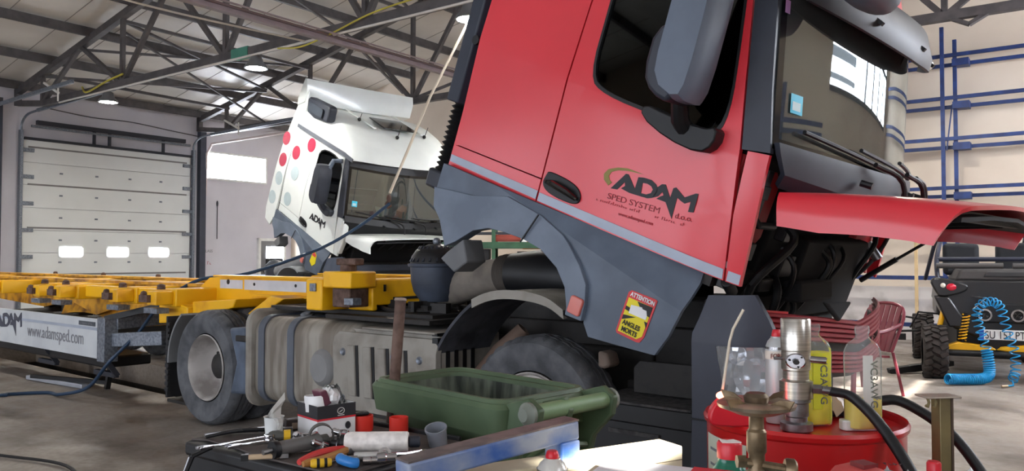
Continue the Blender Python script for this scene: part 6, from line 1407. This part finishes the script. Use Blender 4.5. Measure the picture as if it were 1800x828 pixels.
mb.rings([ring((.017, .011), -.0562), ring((.017, .011), -.0566), ring((.0135, .0085), -.0566), ring((.0135, .0085), -.0562)], caps=False); mb.box((.018, -.0564, .078), (.016, .0006, .003), Matrix.Rotation(-.4, 3, 'Y')); mb.box((.018, -.0564, .065), (.03, .0006, .0025)); mb.build('carton_emblem', mat('pale emblem', (206, 204, 198), .5), cbody)
MB().lathe([(.012, 0), (.012, .001)], (.05, -.0555, .03), (0, -1, 0), 20).build('carton_picture', bc, cbody)
rng = random.Random(9)
mb = MB(); mb.ball((.01, 0, .118), (.035, .035, .032), 14); 
for v in mb.bm.verts: v.co += Vector((rng.uniform(-1, 1), rng.uniform(-1, 1), rng.uniform(-1, 1))) * .006
mb.build('bag_bulge', mat('white plastic film', (236, 236, 236), .25, coat=.5), cb, ang=30)
mb = MB(); mb.grid(lambda u, v: (-.04 + .11 * u, -.02 + .04 * v, .095 + .055 * math.sin(math.pi * u) * (1 - .2 * v) + .016 * rng.uniform(-1, 1)), [i / 8 for i in range(9)], [i / 5 for i in range(6)]); mb.thicken(.002); mb.build('bag_film', glassmat('clear crumpled film', (.86, .86, .88, 1), .5, .15), cb, ang=20)
mb = MB(); mb.prism([(-.03, .09), (-.055, .14), (-.025, .145), (.0, .10)], 'y', -.03, .02); mb.build('maroon_packet', mat('maroon packet', (98, 50, 66), .5), cb, bevel=.004)
mb = MB(); mb.lathe([(.035, 0), (.036, .045), (.034, .05), (.030, .048), (.030, .01)], (-.052, 0, .075), (0, .1, 1), 24, caps=False); mb.build('white_tub', wc, cb)
cb.scale = (.80, 1.2, 1)
# red plastic caps
for i, (x, y, lab) in enumerate(((-.49, 2.63, 'red plastic beaker with black scraps in it beside the carton'), (-.37, 2.60, 'empty red plastic beaker near the trolley back edge'))):
    t = item('plastic_beaker', x, y, 0, lab, 'beaker', 'red plastic beakers')
    MB().lathe([(.03, 0), (.031, .004), (.031, .05), (.028, .05), (.027, .006), (.001, .006)], seg=32, caps=False).build('cap_shell', mat('bright red cap', (232, 60, 48), .4), t)
    if i == 0: MB().box((-.01, 0, .055), (.05, .03, .012), .5).build('black_scraps', black, t, bevel=.004)
# grey cup open towards the camera
t = item('grey_cup', -.222, 2.41, 0, 'tilted empty grey plastic cup at the right corner of the trolley', 'cup')
ax_ = Vector((-.12, -.35, 1)).normalized()
MB().lathe([(.026, 0), (.028, .004), (.031, .058), (.034, .058), (.034, .064), (.030, .064), (.026, .01), (.001, .01)], (0, .0, .0), ax_, 32, caps=False).build('cup', mat('grey cup plastic', (128, 132, 140), .4), t)
# white cartridge
t = item('white_cartridge', -.39, 2.32, R(2), 'white plastic cartridge lying on its side', 'cartridge')
MB().lathe([(.018, -.10), (.027, -.09), (.029, -.08), (.029, .085), (.026, .088), (.001, .088)], (0, 0, .034), (1, 0, 0), 32).build('tube', mat('white cartridge', (232, 226, 220), .4, c2=(206, 200, 194), scale=40), t)
MB().lathe([(.021, 0), (.022, -.02), (.014, -.024), (.014, -.03)], (-.088, 0, .034), (1, 0, 0), 24).build('end_ring', black, t)
MB().lathe([(.014, 0), (.017, .004), (.017, .03), (.012, .034)], (.088, .005, .032), (1, .1, 0), 20).build('black_nozzle', dark_plastic, t)
# grey cylinder tool with hose clamp
t = item('air_tool', -.675, 2.245, math.atan2(.11, .10), 'grey cylindrical air tool with a black end lying on the mat', 'air tool')
MB().lathe([(.02, 0), (.024, .006), (.024, .014), (.021, .018), (.021, .135), (.023, .14), (.023, .15), (.016, .155), (.016, .18)], (0, 0, .028), (1, 0, 0), 28).build('barrel', mat('grey tool barrel', (96, 94, 92), .5), t)
MB().lathe([(.0245, -.002), (.0255, .002), (.0255, .014), (.0245, .016)], (0, 0, .028), (1, 0, 0), 28).build('black_ring', black, t)
MB().cyl((-.03, 0, .026), (.0, 0, .028), .008, 8).build('square_drive', steel, t)
# big grey clamp
t = item('hose_clamp', -.565, 2.36, R(20), 'wide dark grey hose clamp standing on edge before the carton', 'hose clamp')
mb = MB(); ring = lambda r, y: [(r * math.cos(R(-40 + 260 * k / 24)), y, .042 + r * math.sin(R(-40 + 260 * k / 24))) for k in range(25)]
mb.rings([ring(.036, -.016), ring(.036, .016)], closed=False, caps=False); mb.thicken(.003); mb.build('band', mat('dark clamp band', (72, 70, 68), .5, metal=.4), t)
MB().bar((-.03, 0, .02), (-.06, 0, .0), .03, .004).build('clamp_tail', mat('dark clamp band', (72, 70, 68), .5), t)
# red handled pliers
t = item('pliers', -.56, 2.175, math.atan2(.14, .10), 'pliers with red and wooden brown handles at the front', 'pliers', 'pliers on the trolley')
MB().tube(spline([(-.02, .008, .014), (.04, .022, .020), (.10, .018, .022), (.15, .006, .018)], 5), [.008] + [.010] * 14 + [.008], 10).build('red_handle', mat('worn red handle', (196, 54, 50), .5), t)
MB().tube(spline([(-.02, -.008, .012), (.04, -.018, .014), (.10, -.012, .016), (.15, 0, .016)], 5), [.008] + [.011] * 14 + [.008], 10).build('brown_handle', mat('worn brown handle', (160, 112, 60), .7), t)
MB().prism([(.14, -.014), (.20, -.006), (.205, .004), (.14, .016)], 'z', .006, .024).build('jaws', steel, t, bevel=.003)
t = item('socket_driver', -.545, 2.155, R(18), 'socket driver with a yellow and black grip at the front', 'socket driver')
MB().lathe([(.009, 0), (.012, .006), (.012, .05), (.009, .056)], (0, 0, .013), (1, 0, 0), 14).build('grip', mat('yellow handle', (226, 180, 40), .4), t)
mb = MB()
for q in (.016, .036): mb.lathe([(.0125, 0), (.0125, .008)], (q, 0, .013), (1, 0, 0), 14)
mb.build('grip_bands', black, t)
# sockets, extension pieces, blue tool
def socket(x, y, a, r, L, lab, z=CZ, m=chrome):
    t = item('socket', x, y, R(a), lab, 'socket', 'chrome sockets on the trolley', z)
    MB().lathe([(r * .75, 0), (r, .002), (r, L * .45), (r * .82, L * .5), (r * .82, L), (r * .6, L), (r * .55, L * .8), (.001, L * .8)], (0, 0, r), (1, 0, 0), 20, caps=False).build('socket_shell', m, t)
    MB().lathe([(r * .6, .001), (r * .58, L * .3), (.001, L * .3)], (0, 0, r), (1, 0, 0), 6, caps=False).build('hex_hole', grime, t); return t
socket(-.478, 2.178, 8, .015, .055, 'large socket right of the yellow grip')
socket(-.412, 2.195, 8, .011, .05, 'dull socket between the large one and the blue tool')
socket(-.375, 2.205, 12, .015, .055, 'large double socket right of the blue tool')
socket(-.345, 2.255, 15, .012, .035, 'small socket in front of the white cartridge')
socket(-.74, 2.50, 120, .012, .035, 'small socket by the foot of the white cup')
for i, (x, y, L) in enumerate(((-.445, 2.245, .10), (-.44, 2.225, .10))):
    t = item('extension_bar', x, y, R(6), ['upper white-bright extension bar before the cartridge', 'lower extension bar before the cartridge'][i], 'extension bar', 'extension bars')
    MB().lathe([(.009, 0), (.010, .003), (.010, L - .003), (.009, L)], (0, 0, .012 + .004 * i), (1, 0, 0), 16).build('bar', mat('bright tube', (214, 214, 212), .3, metal=.5), t); MB().box((L + .006, 0, .012), (.012, .010, .010)).build('drive_end', steel, t)
t = item('blue_grip', -.445, 2.16, R(-8), 'bright blue moulded grip among the sockets', 'grip')
MB().tube(spline([(-.03, .02, .022), (-.015, .0, .022), (.015, -.005, .016), (.03, .002, .014)], 4), [.010] + [.014] * 11 + [.010], 12).build('grip_body', mat('blue grip plastic', (46, 120, 190), .4), t)
t = item('ratchet', -.36, 2.24, R(20), 'chrome ratchet with a round head at the right front', 'ratchet')
MB().lathe([(.010, 0), (.017, 0), (.019, .006), (.017, .012), (.010, .012), (.010, 0)], (.0, -.01, .02), (-.2, -1, .4), 22, caps=False).build('ratchet_head', chrome, t)
MB().tube([(.018, -.008, .018), (.06, 0, .014), (.11, .01, .016)], [.005, .006, .005], 8).build('shaft', chrome, t); MB().prism([(.105, .002), (.13, .0), (.125, .008), (.13, .02), (.105, .018)], 'z', .01, .018).build('open_jaw', chrome, t)
# files with pale handles
for i, (x, y, a, lab, L) in enumerate(((-.745, 2.235, 12, 'short pale wooden handled brush at the front left', .09), (-.70, 2.29, 22, 'grey wooden file handle lying behind the brush', .12))):
    t = item('metal_file', x, y, R(a), lab, 'file', 'wooden handled files')
    MB().box((L / 2, 0, .010), (L, .018, .014)).build('handle', mat('pale handle wood', (196, 172, 140), .7) if i == 0 else mat('grey wood', (176, 166, 152), .7), t, bevel=.005); MB().box((L + .012, 0, .01), (.024, .014, .012)).build('ferrule', steel, t)
    MB().box((-.004, 0, .01), (.02, .02, .017)).build('handle_end', black, t)
# assorted chrome parts in the middle heap
rng = random.Random(21)
for i, (x, y) in enumerate(((-.53, 2.36), (-.50, 2.40), (-.555, 2.31), (-.50, 2.33), (-.61, 2.42), (-.64, 2.38), (-.47, 2.43), (-.52, 2.44))):
    t = item('steel_fitting', x, y, rng.random() * 6, ['round chrome fitting in the heap of parts, small', 'chrome elbow fitting in the heap of parts', 'black and chrome fitting near the air tool', 'short chrome fitting in front of the cartridge end', 'dull fitting left of the hose clamp', 'small dark fitting beside the air tool', 'fitting behind the cartridge end ring', 'chrome fitting in front of the carton'][i], 'fitting', 'fittings in the parts heap')
    MB().lathe([(.008, 0), (.014, .004), (.014, .02), (.010, .024), (.010, .05), (.006, .054)], (-.02, 0, .016 + .01 * (i % 2)), (1, 0, .25 * (i % 3)), 14).build('fitting_body', chrome if i % 3 else black, t)
    MB().lathe([(.017, 0), (.017, .008)], (.0, 0, .016 + .01 * (i % 2)), (1, 0, .25 * (i % 3)), 6).build('hex_nut', steel, t)
t = item('black_case', -.705, 2.63, R(25), 'small dark box with a worn label behind the white cup', 'box')
MB().box((0, 0, .02), (.09, .04, .04)).build('case_body', mat('brown black case', (58, 50, 48), .6), t, bevel=.004); MB().box((0, -.0205, .02), (.05, .001, .02)).build('case_label', mat('tan label', (150, 134, 120), .6), t)
